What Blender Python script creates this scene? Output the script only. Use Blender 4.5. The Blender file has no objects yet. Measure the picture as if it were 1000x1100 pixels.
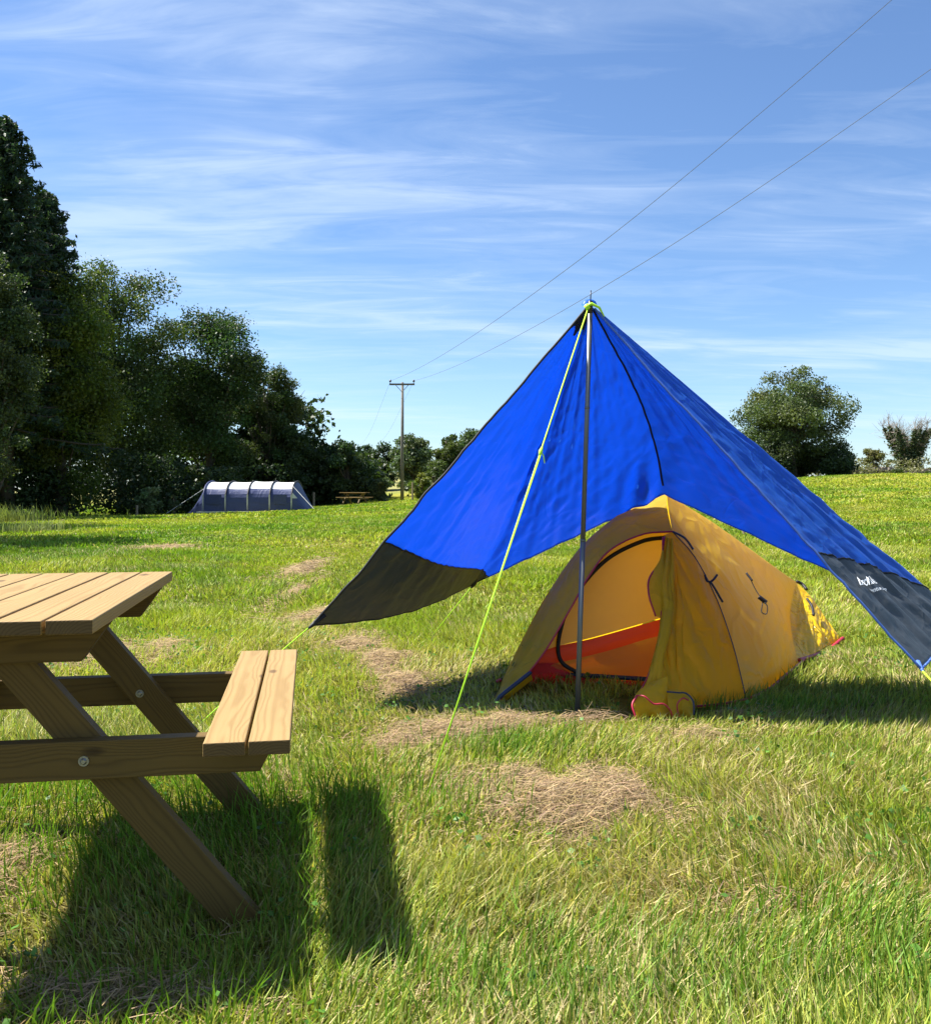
import bpy, math, random
import numpy as np
from mathutils import Vector, Matrix
random.seed(7)
RNG = np.random.default_rng(11)
PI = math.pi
SC = bpy.context.scene
COL = SC.collection
CAMZ = 1.06

# ------------------------------------------------------------------ helpers
def W(px, py, d):
    return np.array([(px-500)/1000*d, d, CAMZ-(py-525)/1000*d])

def _hash(ix, iy, seed):
    h = (ix.astype(np.int64)*374761393 + iy.astype(np.int64)*668265263 + seed*1442695041) & 0xffffffff
    h = ((h ^ (h >> 13))*1274126177) & 0xffffffff
    h = (h ^ (h >> 16)) & 0xffff
    return h/65535.0
def vnoise(x, y, seed=0):
    x = np.asarray(x, float); y = np.asarray(y, float)
    ix = np.floor(x); iy = np.floor(y); fx = x-ix; fy = y-iy
    fx = fx*fx*(3-2*fx); fy = fy*fy*(3-2*fy)
    a = _hash(ix, iy, seed); b = _hash(ix+1, iy, seed); c = _hash(ix, iy+1, seed); d = _hash(ix+1, iy+1, seed)
    return (a*(1-fx)+b*fx)*(1-fy)+(c*(1-fx)+d*fx)*fy
def fbm(x, y, seed=0, octv=4):
    s = 0; a = .5; t = 0
    for k in range(octv):
        s = s+a*vnoise(np.asarray(x)*2**k+13.7*k, np.asarray(y)*2**k-7.1*k, seed+k); t += a; a *= .5
    return s/t
def sstep(a, b, x):
    t = np.clip((np.asarray(x, float)-a)/(b-a), 0, 1)
    return t*t*(3-2*t)

def ground(x, y):
    x = np.asarray(x, float); y = np.asarray(y, float)
    s = sstep(8, 62, y)
    lin = np.clip(-.25+.058*(x+12), -.5, 1.97)
    z = s*lin
    z = z + (fbm(x*.8, y*.8, 5, 3)-.5)*.05*sstep(1.5, 6, y)*1.0
    z = z + (fbm(x*.11, y*.11, 9, 2)-.5)*.30*sstep(14, 40, y)
    z = z - .04*np.exp(-((x+.75)**2+(y-2.3)**2)/.55**2)
    z = z + .042*np.clip(y-72, 0, 110)*np.exp(-((x+14)/34)**2)*1.0
    z = z - .02*np.clip(y-92, 0, 400)*sstep(8, 30, x)
    return z

def mesh_np(name, V, loops, ltot, mat, smooth=False, attrs=None, parent=None, loc=None):
    V = np.asarray(V, np.float32).reshape(-1, 3).copy()
    if loc is not None: V -= np.asarray(loc, np.float32)
    me = bpy.data.meshes.new(name)
    loops = np.asarray(loops, np.int32).ravel(); ltot = np.asarray(ltot, np.int32).ravel()
    me.vertices.add(len(V)); me.vertices.foreach_set('co', V.ravel())
    me.loops.add(len(loops)); me.loops.foreach_set('vertex_index', loops)
    me.polygons.add(len(ltot))
    ls = np.zeros(len(ltot), np.int32); ls[1:] = np.cumsum(ltot)[:-1]
    me.polygons.foreach_set('loop_start', ls)
    if smooth is not None:
        me.polygons.foreach_set('use_smooth', np.full(len(ltot), bool(smooth)))
    me.update(calc_edges=True)
    for k, a in (attrs or {}).items():
        a = np.asarray(a, np.float32)
        if a.shape[1] == 4:
            at = me.attributes.new(k, 'FLOAT_COLOR', 'POINT'); at.data.foreach_set('color', a.ravel())
        else:
            at = me.attributes.new(k, 'FLOAT_VECTOR', 'POINT'); at.data.foreach_set('vector', a.ravel())
    if mat is not None: me.materials.append(mat)
    o = bpy.data.objects.new(name, me); COL.objects.link(o)
    if parent is not None: o.parent = parent
    if loc is not None and parent is None: o.location = [float(c) for c in loc]
    return o

class MB:
    """collects faces in world coordinates, builds one mesh"""
    def __init__(s): s.v = []; s.f = []; s.gc = []; s.ends = []
    def add(s, vs, fs, gc=None):
        n = len(s.v); s.v += [tuple(map(float, v)) for v in vs]; s.f += [tuple(n+i for i in f) for f in fs]
        if gc is None: s.gc += [(float(v[0]), float(v[1]), float(v[2])) for v in vs]
        else: s.gc += [tuple(map(float, g)) for g in gc]
    def prism(s, poly, o, ea, eb, ec, t0, t1, grain=0):
        """poly in (a,b) of frame o,ea,eb; extruded along ec from t0 to t1; grain: 0 along a, or an angle"""
        o, ea, eb, ec = [np.asarray(k, float) for k in (o, ea, eb, ec)]
        off = np.array([random.uniform(0, 40), random.uniform(-.05, .05), random.uniform(.02, .09)])
        n = len(poly); vs = []; gc = []
        cg, sg = math.cos(grain), math.sin(grain)
        for t in (t0, t1):
            for a, b in poly:
                vs.append(o+ea*a+eb*b+ec*t)
                gc.append(off+np.array([a*cg+b*sg, -a*sg+b*cg, t]) - np.array([0, 0, 0]))
        m = np.mean([g for g in gc], axis=0); 
        gc = [np.array([g[0], g[1]-m[1]+off[1], g[2]-m[2]+off[2]]) for g in gc]
        fs = [tuple(range(n-1, -1, -1)), tuple(range(n, 2*n))]
        k0 = len(s.f)
        for i in range(n):
            fs.append((i, (i+1) % n, n+(i+1) % n, n+i)); j = (i+1) % n
            if grain == 0 and abs(poly[j][0]-poly[i][0]) < abs(poly[j][1]-poly[i][1])*.9: s.ends.append(k0+2+i)
        s.add(vs, fs, gc)
    def box(s, x0, x1, y0, y1, z0, z1, axis='y'):
        if axis == 'y': s.prism([(y0, x0), (y1, x0), (y1, x1), (y0, x1)], (0, 0, 0), (0, 1, 0), (1, 0, 0), (0, 0, 1), z0, z1)
        elif axis == 'x': s.prism([(x0, z0), (x1, z0), (x1, z1), (x0, z1)], (0, 0, 0), (1, 0, 0), (0, 0, 1), (0, 1, 0), y0, y1)
        else: s.prism([(z0, x0), (z1, x0), (z1, x1), (z0, x1)], (0, 0, 0), (0, 0, 1), (1, 0, 0), (0, 1, 0), y0, y1)
    def tube(s, pts, r, n=8, cap=True, flat=None):
        pts = [np.asarray(p, float) for p in pts]; m = len(pts)
        rr = r if hasattr(r, '__len__') else [r]*m
        vs = []; fs = []; up = np.array([.123, .31, .94]); prev = None
        for i, p in enumerate(pts):
            t = pts[min(i+1, m-1)]-pts[max(i-1, 0)]; t = t/(np.linalg.norm(t)+1e-12)
            if prev is None:
                a = np.cross(t, up)
                if np.linalg.norm(a) < .1: a = np.cross(t, [1, 0, 0])
            else: a = prev-t*np.dot(prev, t)
            a = a/np.linalg.norm(a); b = np.cross(t, a); prev = a
            for k in range(n):
                th = 2*PI*k/n
                vs.append(p+(a*math.cos(th)+b*math.sin(th))*rr[i])
        for i in range(m-1):
            for k in range(n):
                fs.append((i*n+k, i*n+(k+1) % n, (i+1)*n+(k+1) % n, (i+1)*n+k))
        if cap:
            fs.append(tuple(range(n-1, -1, -1))); fs.append(tuple((m-1)*n+k for k in range(n)))
        s.add(vs, fs)
    def build(s, name, mat, parent=None, smooth=False, bevel=0, label=None, origin=None):
        loops = [i for f in s.f for i in f]; lt = [len(f) for f in s.f]
        loc = origin
        if parent is not None and origin is None: loc = ORI.get(parent.name, (0, 0, 0))
        o = mesh_np(name, np.array(s.v), loops, lt, mat, smooth, {'gc': np.array(s.gc)}, parent, loc if loc is not None else None)
        if parent is not None: o.location = (0, 0, 0)
        if bevel:
            b = o.modifiers.new('bevel', 'BEVEL'); b.width = bevel; b.segments = 2; b.limit_method = 'ANGLE'
        if label: o['label'] = label
        if mat.name in ENDS:
            o.data.materials.append(MATS[ENDS[mat.name]])
            for k in s.ends: o.data.polygons[k].material_index = 1
        return o
ENDS = {'pine_boards': 'pine_end_grain', 'treated_timber': 'timber_end_grain'}
ORI = {}

def tag(o, label=None, cat=None, group=None, kind=None):
    if label: o['label'] = label
    if cat: o['category'] = cat
    if group: o['group'] = group
    if kind: o['kind'] = kind
    return o
def thing(name, label, cat, loc, group=None, rz=0):
    o = bpy.data.objects.new(name, None); COL.objects.link(o)
    o.location = [float(c) for c in loc]; o.rotation_euler = (0, 0, rz); o.empty_display_size = .2
    ORI[o.name] = tuple(float(c) for c in loc)
    return tag(o, label, cat, group)

def curve(pts, n):
    """Catmull-Rom resample"""
    P = np.asarray(pts, float); m = len(P)
    if m == 2: return np.array([P[0]+(P[1]-P[0])*t for t in np.linspace(0, 1, n)])
    d = np.r_[0, np.cumsum(np.sqrt(np.linalg.norm(np.diff(P, axis=0), axis=1)+1e-9))]
    out = []
    for t in np.linspace(0, d[-1], n):
        i = min(max(np.searchsorted(d, t)-1, 0), m-2)
        u = (t-d[i])/(d[i+1]-d[i]); h = d[i+1]-d[i]
        m0 = (P[i+1]-P[i-1])/(d[i+1]-d[i-1])*h if i > 0 else P[i+1]-P[i]
        m1 = (P[i+2]-P[i])/(d[i+2]-d[i])*h if i < m-2 else P[i+1]-P[i]
        out.append((2*u**3-3*u**2+1)*P[i]+(u**3-2*u**2+u)*m0+(-2*u**3+3*u**2)*P[i+1]+(u**3-u**2)*m1)
    return np.array(out)
def WL(l): return [W(*p) for p in l]

def coons(top, bot, left, right, nu, nv):
    """top,bot run left to right; left,right run top to bottom. returns (nv,nu,3)"""
    T = curve(top, nu); B = curve(bot, nu); L = curve(left, nv); R = curve(right, nv)
    u = np.linspace(0, 1, nu)[None, :, None]; v = np.linspace(0, 1, nv)[:, None, None]
    S = (1-v)*T[None]+v*B[None]+(1-u)*L[:, None]+u*R[:, None]
    S -= (1-u)*(1-v)*T[0]+u*(1-v)*T[-1]+(1-u)*v*B[0]+u*v*B[-1]
    return S
def grid_normals(S):
    du = np.gradient(S, axis=1); dv = np.gradient(S, axis=0)
    n = np.cross(du, dv); n /= (np.linalg.norm(n, axis=2, keepdims=True)+1e-9)
    return n
def grid_faces(nv, nu, off=0):
    i = np.arange(nv-1)[:, None]*nu+np.arange(nu-1)[None, :]
    return (np.stack([i, i+1, i+nu+1, i+nu], -1).reshape(-1, 4)+off)
def sheet(name, S, mat, parent, bulge=0, wr=0, wscale=(6, 6), seed=1, label=None, edge=True, thick=0, roof=False):
    nv, nu = S.shape[:2]
    n = grid_normals(S)
    flip = np.sign(-(n*(S-np.array([0, 0, CAMZ]))).sum(-1, keepdims=True)); 
    sg = 1 if flip.mean() > 0 else -1
    n = n*sg
    u = np.linspace(0, 1, nu)[None, :]; v = np.linspace(0, 1, nv)[:, None]
    m = np.sin(PI*u)*np.sin(PI*v)
    uu, vv = np.meshgrid(u[0], v[:, 0])
    w = (fbm(uu*wscale[0], vv*wscale[1], seed, 3)-.5)*2
    w2 = 1-2*np.abs(fbm(uu*wscale[0]*1.7+3, vv*wscale[1]*1.7, seed+9, 2)-.5)*2
    m_b = m if not roof else np.sin(PI*u)*np.clip(np.sin(PI*v), 0, 1)**.45
    S = S+n*(bulge*m_b+wr*np.minimum(1, m*4)*(w+.35*w2))[..., None]
    F = grid_faces(nv, nu)
    o = mesh_np(name, S.reshape(-1, 3), F, np.full(len(F), 4), mat, True, None, parent, ORI.get(parent.name) if parent else None)
    if parent: o.location = (0, 0, 0)
    if thick:
        md = o.modifiers.new('thickness', 'SOLIDIFY'); md.thickness = thick
    if label: o['label'] = label
    return o, S

# ------------------------------------------------------------------ materials
MATS = {}
def new_mat(name):
    m = bpy.data.materials.new(name); m.use_nodes = True
    nt = m.node_tree; nt.nodes.clear()
    out = nt.nodes.new('ShaderNodeOutputMaterial'); MATS[name] = m
    return m, nt, out
def N(nt, t, **kw):
    n = nt.nodes.new(t)
    for k, v in kw.items():
        if k in n.inputs.keys(): n.inputs[k].default_value = v
        else: setattr(n, k, v)
    return n
def mix_rgb(nt, fac, a, b, mode='MIX'):
    m = nt.nodes.new('ShaderNodeMix'); m.data_type = 'RGBA'; m.blend_type = mode
    for i, x in ((0, fac), (6, a), (7, b)):
        if hasattr(x, 'is_linked') or hasattr(x, 'links'): nt.links.new(x, m.inputs[i])
        else: m.inputs[i].default_value = x if i == 0 else (*x, 1) if len(x) == 3 else x
    return m.outputs[2]
def math_n(nt, op, a, b=0.0, c=None, clamp=False):
    m = nt.nodes.new('ShaderNodeMath'); m.operation = op; m.use_clamp = clamp
    for i, x in enumerate((a, b) if c is None else (a, b, c)):
        if hasattr(x, 'links'): nt.links.new(x, m.inputs[i])
        else: m.inputs[i].default_value = x
    return m.outputs[0]
def ramp(nt, fac, stops):
    r = nt.nodes.new('ShaderNodeValToRGB'); cr = r.color_ramp
    while len(cr.elements) < len(stops): cr.elements.new(.5)
    for e, (p, c) in zip(cr.elements, stops): e.position = p; e.color = (*c, 1) if len(c) == 3 else c
    nt.links.new(fac, r.inputs[0]); return r.outputs[0]
def noise(nt, vec, scale, detail=4, rough=.55, dist=0):
    n = nt.nodes.new('ShaderNodeTexNoise'); n.inputs['Scale'].default_value = scale
    n.inputs['Detail'].default_value = detail; n.inputs['Roughness'].default_value = rough; n.inputs['Distortion'].default_value = dist
    if vec is not None: nt.links.new(vec, n.inputs['Vector'])
    return n.outputs['Fac']
def mapping(nt, vec, scale=(1, 1, 1), rot=(0, 0, 0), loc=(0, 0, 0)):
    m = nt.nodes.new('ShaderNodeMapping'); m.inputs['Scale'].default_value = scale; m.inputs['Rotation'].default_value = rot; m.inputs['Location'].default_value = loc
    nt.links.new(vec, m.inputs['Vector']); return m.outputs[0]
def objco(nt): return nt.nodes.new('ShaderNodeTexCoord').outputs['Object']

def simple(name, col, rough=.6, metal=0, var=.15, scale=8, bump=0, spec=.5):
    m, nt, out = new_mat(name)
    p = N(nt, 'ShaderNodeBsdfPrincipled'); p.inputs['Roughness'].default_value = rough; p.inputs['Metallic'].default_value = metal
    p.inputs['Specular IOR Level'].default_value = spec
    co = objco(nt); f = noise(nt, co, scale)
    c = mix_rgb(nt, f, [k*(1-var) for k in col], [min(1, k*(1+var)) for k in col])
    nt.links.new(c, p.inputs['Base Color'])
    if bump:
        b = N(nt, 'ShaderNodeBump'); b.inputs['Strength'].default_value = bump; b.inputs['Distance'].default_value = .01
        nt.links.new(noise(nt, co, scale*4), b.inputs['Height']); nt.links.new(b.outputs[0], p.inputs['Normal'])
    nt.links.new(p.outputs[0], out.inputs[0]); return m

def fabric(name, col, trans=.35, rough=.45, tcol=None, bump=.25, bscale=14, spec=.35, var=.08, alpha=None, stretch=(1, 1, 1)):
    m, nt, out = new_mat(name)
    co = mapping(nt, objco(nt), stretch)
    f = noise(nt, co, 5, 3)
    c = mix_rgb(nt, f, [k*(1-var) for k in col], [min(1, k*(1+var)) for k in col])
    p = N(nt, 'ShaderNodeBsdfPrincipled'); p.inputs['Roughness'].default_value = rough; p.inputs['Specular IOR Level'].default_value = spec
    nt.links.new(c, p.inputs['Base Color'])
    tr = N(nt, 'ShaderNodeBsdfTranslucent'); tr.inputs['Color'].default_value = (*(tcol or col), 1)
    b = N(nt, 'ShaderNodeBump'); b.inputs['Strength'].default_value = bump; b.inputs['Distance'].default_value = .02
    h = math_n(nt, 'ADD', noise(nt, co, bscale, 3, .5, 1.2), math_n(nt, 'MULTIPLY', noise(nt, co, bscale*.3, 2, .5, 2.0), 1.6))
    rg = math_n(nt, 'ABSOLUTE', math_n(nt, 'SUBTRACT', noise(nt, co, bscale*.55, 2, .5, .8), .5))
    h = math_n(nt, 'SUBTRACT', h, math_n(nt, 'MULTIPLY', math_n(nt, 'MINIMUM', rg, .05), 9.0))
    nt.links.new(h, b.inputs['Height'])
    nt.links.new(b.outputs[0], p.inputs['Normal']); nt.links.new(b.outputs[0], tr.inputs['Normal'])
    mx = N(nt, 'ShaderNodeMixShader'); mx.inputs[0].default_value = trans
    nt.links.new(p.outputs[0], mx.inputs[1]); nt.links.new(tr.outputs[0], mx.inputs[2]); res = mx.outputs[0]
    if alpha is not None:
        tp = N(nt, 'ShaderNodeBsdfTransparent'); m2 = N(nt, 'ShaderNodeMixShader'); m2.inputs[0].default_value = alpha
        nt.links.new(tp.outputs[0], m2.inputs[1]); nt.links.new(res, m2.inputs[2]); res = m2.outputs[0]
    nt.links.new(res, out.inputs[0]); return m

def leafmat(name, trans=.3, rough=.5, tint=(1.15, 1.25, .55), spec=.3):
    m, nt, out = new_mat(name)
    a = N(nt, 'ShaderNodeAttribute', attribute_name='col')
    p = N(nt, 'ShaderNodeBsdfPrincipled'); p.inputs['Roughness'].default_value = rough; p.inputs['Specular IOR Level'].default_value = spec
    nt.links.new(a.outputs['Color'], p.inputs['Base Color'])
    tr = N(nt, 'ShaderNodeBsdfTranslucent')
    nt.links.new(mix_rgb(nt, 1.0, a.outputs['Color'], (*tint, 1), 'MULTIPLY'), tr.inputs['Color'])
    mx = N(nt, 'ShaderNodeMixShader'); mx.inputs[0].default_value = trans
    nt.links.new(p.outputs[0], mx.inputs[1]); nt.links.new(tr.outputs[0], mx.inputs[2])
    nt.links.new(mx.outputs[0], out.inputs[0]); return m

def woodmat(name, light, dark, rough=.6, grey=0.0):
    m, nt, out = new_mat(name)
    at = N(nt, 'ShaderNodeAttribute', attribute_name='gc').outputs['Vector']
    wob = N(nt, 'ShaderNodeTexNoise'); wob.inputs['Scale'].default_value = 1.0; wob.inputs['Detail'].default_value = 2
    nt.links.new(mapping(nt, at, (2.2, 9, 9)), wob.inputs['Vector'])
    sx = N(nt, 'ShaderNodeSeparateXYZ'); nt.links.new(at, sx.inputs[0])
    dv = math_n(nt, 'SUBTRACT', wob.outputs['Fac'], .5)
    r = math_n(nt, 'SQRT', math_n(nt, 'ADD', math_n(nt, 'POWER', math_n(nt, 'ADD', sx.outputs[1], math_n(nt, 'MULTIPLY', dv, .09)), 2.0), math_n(nt, 'POWER', sx.outputs[2], 2.0)))
    rr = math_n(nt, 'ADD', math_n(nt, 'MULTIPLY', r, 880.0), math_n(nt, 'MULTIPLY', dv, 16.0))
    ring = math_n(nt, 'MULTIPLY_ADD', math_n(nt, 'SINE', rr), .5, .5)
    ring = math_n(nt, 'POWER', ring, 2.2)
    fib = noise(nt, mapping(nt, at, (4, 160, 160)), 1.0, 4, .6)
    f = math_n(nt, 'ADD', math_n(nt, 'MULTIPLY', ring, .42), math_n(nt, 'MULTIPLY', fib, .50), clamp=True)
    blot = noise(nt, mapping(nt, at, (2.5, 7, 7)), 1.0, 3)
    c = mix_rgb(nt, f, light, dark)
    c = mix_rgb(nt, math_n(nt, 'MULTIPLY', blot, .35), c, [k*.75 for k in dark])
    # knots
    vo = N(nt, 'ShaderNodeTexVoronoi'); vo.inputs['Scale'].default_value = 1.0
    nt.links.new(mapping(nt, at, (3.1, 7.5, 7.5)), vo.inputs['Vector'])
    kn = ramp(nt, vo.outputs['Distance'], [(0.0, (1, 1, 1)), (.085, (.85, .85, .85)), (.13, (0, 0, 0)), (1, (0, 0, 0))])
    c = mix_rgb(nt, math_n(nt, 'MULTIPLY', kn, .8), c, [dark[0]*.28, dark[1]*.2, dark[2]*.16])
    p = N(nt, 'ShaderNodeBsdfPrincipled'); p.inputs['Roughness'].default_value = rough
    p.inputs['Specular IOR Level'].default_value = .3
    nt.links.new(c, p.inputs['Base Color'])
    b = N(nt, 'ShaderNodeBump'); b.inputs['Strength'].default_value = .25; b.inputs['Distance'].default_value = .002
    nt.links.new(f, b.inputs['Height']); nt.links.new(b.outputs[0], p.inputs['Normal'])
    nt.links.new(p.outputs[0], out.inputs[0]); return m

M_top = woodmat('pine_boards', (.37, .25, .100), (.21, .125, .038))
woodmat('pine_end_grain', (.15, .095, .036), (.075, .043, .015), .8)
M_frame = woodmat('treated_timber', (.165, .102, .024), (.075, .043, .009), .65)
woodmat('timber_end_grain', (.09, .055, .018), (.045, .026, .009), .8)
M_bolt = simple('galvanised_bolt', (.33, .33, .30), .45, .9)
M_blue = fabric('blue_ripstop', (.036, .165, .60), .48, .40, (.05, .29, .92), .2, 6, .25, .04)
M_blueh = fabric('blue_hem', (.10, .20, .62), .2, .4, None, .05, 9)
M_grey = fabric('charcoal_ripstop', (.062, .072, .078), .18, .5, (.07, .075, .07), .2, 8, .4, .06)
M_black = simple('black_webbing', (.008, .008, .012), .6)
M_white = simple('white_print', (.75, .78, .8), .6, var=.05)
M_line = simple('fluorescent_cord', (.48, .86, .03), .5, var=.05)
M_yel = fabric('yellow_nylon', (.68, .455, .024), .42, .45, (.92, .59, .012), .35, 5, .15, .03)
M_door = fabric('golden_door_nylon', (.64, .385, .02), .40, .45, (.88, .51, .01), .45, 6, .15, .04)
M_yelo = fabric('shaded_yellow_nylon', (.46, .32, .035), .36, .45, (.66, .41, .02), .35, 6, .15, .04)  # same yellow nylon, the tarp's shade put into its colour
M_yelb = fabric('sunlit_yellow_nylon', (.88, .60, .008), .45, .36, (.97, .66, .01), 1.0, 9, .5, .06)  # same yellow nylon, brightened so its colour carries the sunlight on the tail
M_inner = fabric('inner_tent_cloth', (.76, .54, .20), .38, .6, (.95, .62, .12), .12, 6, .2, .04)
M_mesh = fabric('inner_mesh', (.60, .25, .075), .4, .7, (.8, .3, .08), .05, 20, .1, .04, alpha=.78)
M_red = fabric('red_groundsheet', (.52, .02, .02), .35, .5, (.75, .03, .02), .2, 8)
M_redp = fabric('pale_red_cloth', (.60, .075, .04), .4, .5, (.8, .1, .05), .2, 8)
M_redt = simple('red_piping', (.36, .01, .035), .5)
M_navy = simple('navy_zip_tape', (.02, .028, .06), .5)
M_mat = simple('blue_grey_mat', (.17, .2, .34), .6)
M_tarpgrey = simple('pole_steel', (.15, .155, .16), .45, .5, .12, 3)
M_silver = simple('pole_silver', (.33, .34, .34), .35, .85, .12, 3)
M_poledk = simple('pole_dark', (.05, .052, .055), .35, .6)
M_navyf = fabric('navy_tent_cloth', (.045, .06, .15), .12, .5, None, .6, 2.2)
M_paleroof = fabric('pale_roof_cloth', (.85, .86, .85), .2, .5, None, .2, 2)
M_win = simple('tent_window', (.18, .24, .36), .15)
M_skirt = simple('pale_skirt', (.42, .44, .42), .7)
M_post = simple('weathered_post', (.22, .17, .11), .8, var=.4, scale=12)
M_pole = simple('power_pole_wood', (.13, .12, .105), .8, var=.35, scale=6)
M_wire = simple('power_wire', (.10, .10, .11), .5)
M_rope = simple('white_rope', (.75, .76, .72), .6)
M_porc = simple('insulator', (.05, .04, .04), .3)
M_bark = simple('bark', (.07, .055, .038), .9, var=.5, scale=6, bump=.6)
M_barkp = simple('pale_bark', (.25, .21, .17), .9, var=.4, scale=6)
M_leaf = leafmat('leaves', .34)
M_grass = leafmat('grass_blades', .33, .55, (1.1, 1.3, .5), .22)
M_hay = leafmat('dry_hay', .2, .75, (1, 1, 1), .15)
M_stone = simple('field_stone', (.20, .17, .13), .9, var=.5, scale=2.5, bump=.8)

def groundmat():
    m, nt, out = new_mat('meadow_ground')
    a = N(nt, 'ShaderNodeAttribute', attribute_name='col')
    co = objco(nt)
    f = noise(nt, co, 14, 6, .7); g = noise(nt, mapping(nt, co, (3.5, 3.5, 3.5)), 1, 5, .65)
    c = mix_rgb(nt, 1.0, a.outputs['Color'], ramp(nt, f, [(.25, (.45, .5, .45)), (.75, (1.35, 1.3, 1.25))]), 'MULTIPLY')
    c = mix_rgb(nt, 1.0, c, ramp(nt, g, [(.3, (.75, .8, .75)), (.7, (1.2, 1.15, 1.1))]), 'MULTIPLY')
    p = N(nt, 'ShaderNodeBsdfPrincipled'); p.inputs['Roughness'].default_value = .9; p.inputs['Specular IOR Level'].default_value = .1
    nt.links.new(c, p.inputs['Base Color'])
    b = N(nt, 'ShaderNodeBump'); b.inputs['Strength'].default_value = .8; b.inputs['Distance'].default_value = .04
    nt.links.new(f, b.inputs['Height']); nt.links.new(b.outputs[0], p.inputs['Normal'])
    nt.links.new(p.outputs[0], out.inputs[0]); return m
M_ground = groundmat()

# ------------------------------------------------------------------ hay / colour fields
# x, y, rx, ry, strength of matted dry grass
HAY = [(.40, 3.12, .27, .25, 1), (.22, 3.3, .18, .12, .6), (-.02, 3.98, .24, .14, 1), (-.24, 3.8, .16, .12, .7), (.17, 4.12, .2, .10, .8),
       (-.33, 4.95, .12, .22, .9), (-.50, 5.5, .13, .3, .85), (-.72, 6.3, .14, .35, .6), (-1.15, 7.4, .16, .5, .4),
       (-1.72, 9.3, .10, 1.0, .4), (-2.1, 12, .14, 1.3, .3), (-2.45, 5.9, .5, .3, .8), (-1.30, 2.5, .10, .22, .8),
       (-.75, 1.97, .25, .07, .45), (-.2, 1.92, .2, .07, .35), (.95, 3.9, .16, .10, .35), (.55, 4.2, .12, .06, .5), (1.25, 4.35, .12, .05, .4),
       (-5.3, 16.2, .4, .6, .25), (.75, 2.35, .16, .12, .25)]
def hayw(x, y):
    w = np.zeros_like(np.asarray(x, float))
    for hx, hy, rx, ry, s in HAY:
        jx = (fbm(x*3.1, y*3.1, 90, 2)-.5)*rx*1.6; jy = (fbm(x*2.7, y*2.7, 92, 2)-.5)*ry*1.6; w = np.maximum(w, s*np.exp(-((x-hx+jx)/rx)**2-((y-hy+jy)/ry)**2))
    n = fbm(np.asarray(x)*6, np.asarray(y)*6, 31, 3)
    return np.clip(w*1.2+(n-.55)*1.9*sstep(.03, .4, w), 0, .95)
def meadow_col(x, y):
    """the grass's own colour: lush, yellowish and straw patches"""
    n1 = fbm(x*.55, y*.55, 40, 3); n2 = fbm(x*.13, y*.06, 50, 3)
    near = (1-sstep(3, 9, y))[..., None]; lush = np.clip(.5+(n1-.5)*2.2+(n2-.5)*1.6, 0, 1)[..., None]
    a = np.array([.315, .36, .042]); b = np.array([.15, .26, .017])
    c = a*(1-lush)+b*lush; c = c*(1-near*.28)+np.array([.37, .375, .12])*near*.28
    dry = np.array([.36, .32, .12])
    dw = np.clip((fbm(x*.9+7, y*.9, 60, 3)-.46)*2.4, 0, .65)[..., None]*(.35+.65*near)
    return c*(1-dw)+dry*dw

# ------------------------------------------------------------------ ground
def make_ground():
    ys = np.r_[np.linspace(-30, 0, 16), np.linspace(.3, 12, 150)[0:], np.linspace(12.2, 40, 150), np.linspace(40.5, 130, 160), np.geomspace(132, 3000, 50)]
    xs1 = np.r_[np.linspace(0, 8, 90), np.linspace(8.2, 45, 110), np.linspace(46, 140, 50), np.geomspace(145, 3000, 30)]
    xs = np.r_[-xs1[::-1][:-1], xs1]
    X, Y = np.meshgrid(xs, ys)
    Z = ground(X, Y)
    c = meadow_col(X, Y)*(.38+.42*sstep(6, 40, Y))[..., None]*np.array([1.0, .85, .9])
    hw = hayw(X, Y)[..., None]
    c = c*(1-hw)+np.array([.13, .092, .045])*hw
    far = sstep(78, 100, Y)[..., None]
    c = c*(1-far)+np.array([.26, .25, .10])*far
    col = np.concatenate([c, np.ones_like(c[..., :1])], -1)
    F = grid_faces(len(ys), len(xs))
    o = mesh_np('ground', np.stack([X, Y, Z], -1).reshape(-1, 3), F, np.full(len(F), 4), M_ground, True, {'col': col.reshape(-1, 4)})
    tag(o, kind='structure')
make_ground()

# ------------------------------------------------------------------ grass
def blades(x, y, h, w, lean, col, z=None, rng=RNG, curl=.35):
    n = len(x); z = ground(x, y)-.01 if z is None else z
    phi = rng.uniform(0, 2*PI, n); a = 9*fbm(x*1.1, y*1.1, 95, 2)+rng.normal(0, 1.1, n)
    wx = np.cos(phi)*w/2; wy = np.sin(phi)*w/2
    lx = np.cos(a)*lean*h; ly = np.sin(a)*lean*h
    hz = h*np.sqrt(np.clip(1-lean**2*.8, .05, 1))
    V = np.empty((n, 5, 3), np.float32)
    V[:, 0] = np.stack([x-wx, y-wy, z], -1); V[:, 1] = np.stack([x+wx, y+wy, z], -1)
    mz = z+hz*.6; mx = x+lx*curl; my = y+ly*curl
    V[:, 2] = np.stack([mx-wx*.8, my-wy*.8, mz], -1); V[:, 3] = np.stack([mx+wx*.8, my+wy*.8, mz], -1)
    V[:, 4] = np.stack([x+lx, y+ly, z+hz], -1)
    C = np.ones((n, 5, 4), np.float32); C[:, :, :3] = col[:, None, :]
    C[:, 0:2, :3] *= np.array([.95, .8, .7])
    return V, C
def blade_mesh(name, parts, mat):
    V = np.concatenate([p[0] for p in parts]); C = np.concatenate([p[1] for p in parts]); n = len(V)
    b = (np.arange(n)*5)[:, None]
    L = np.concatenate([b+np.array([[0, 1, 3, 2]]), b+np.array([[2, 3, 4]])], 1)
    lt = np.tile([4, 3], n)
    return mesh_np(name, V.reshape(-1, 3), L, lt, mat, False, {'col': C.reshape(-1, 4)})
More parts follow.
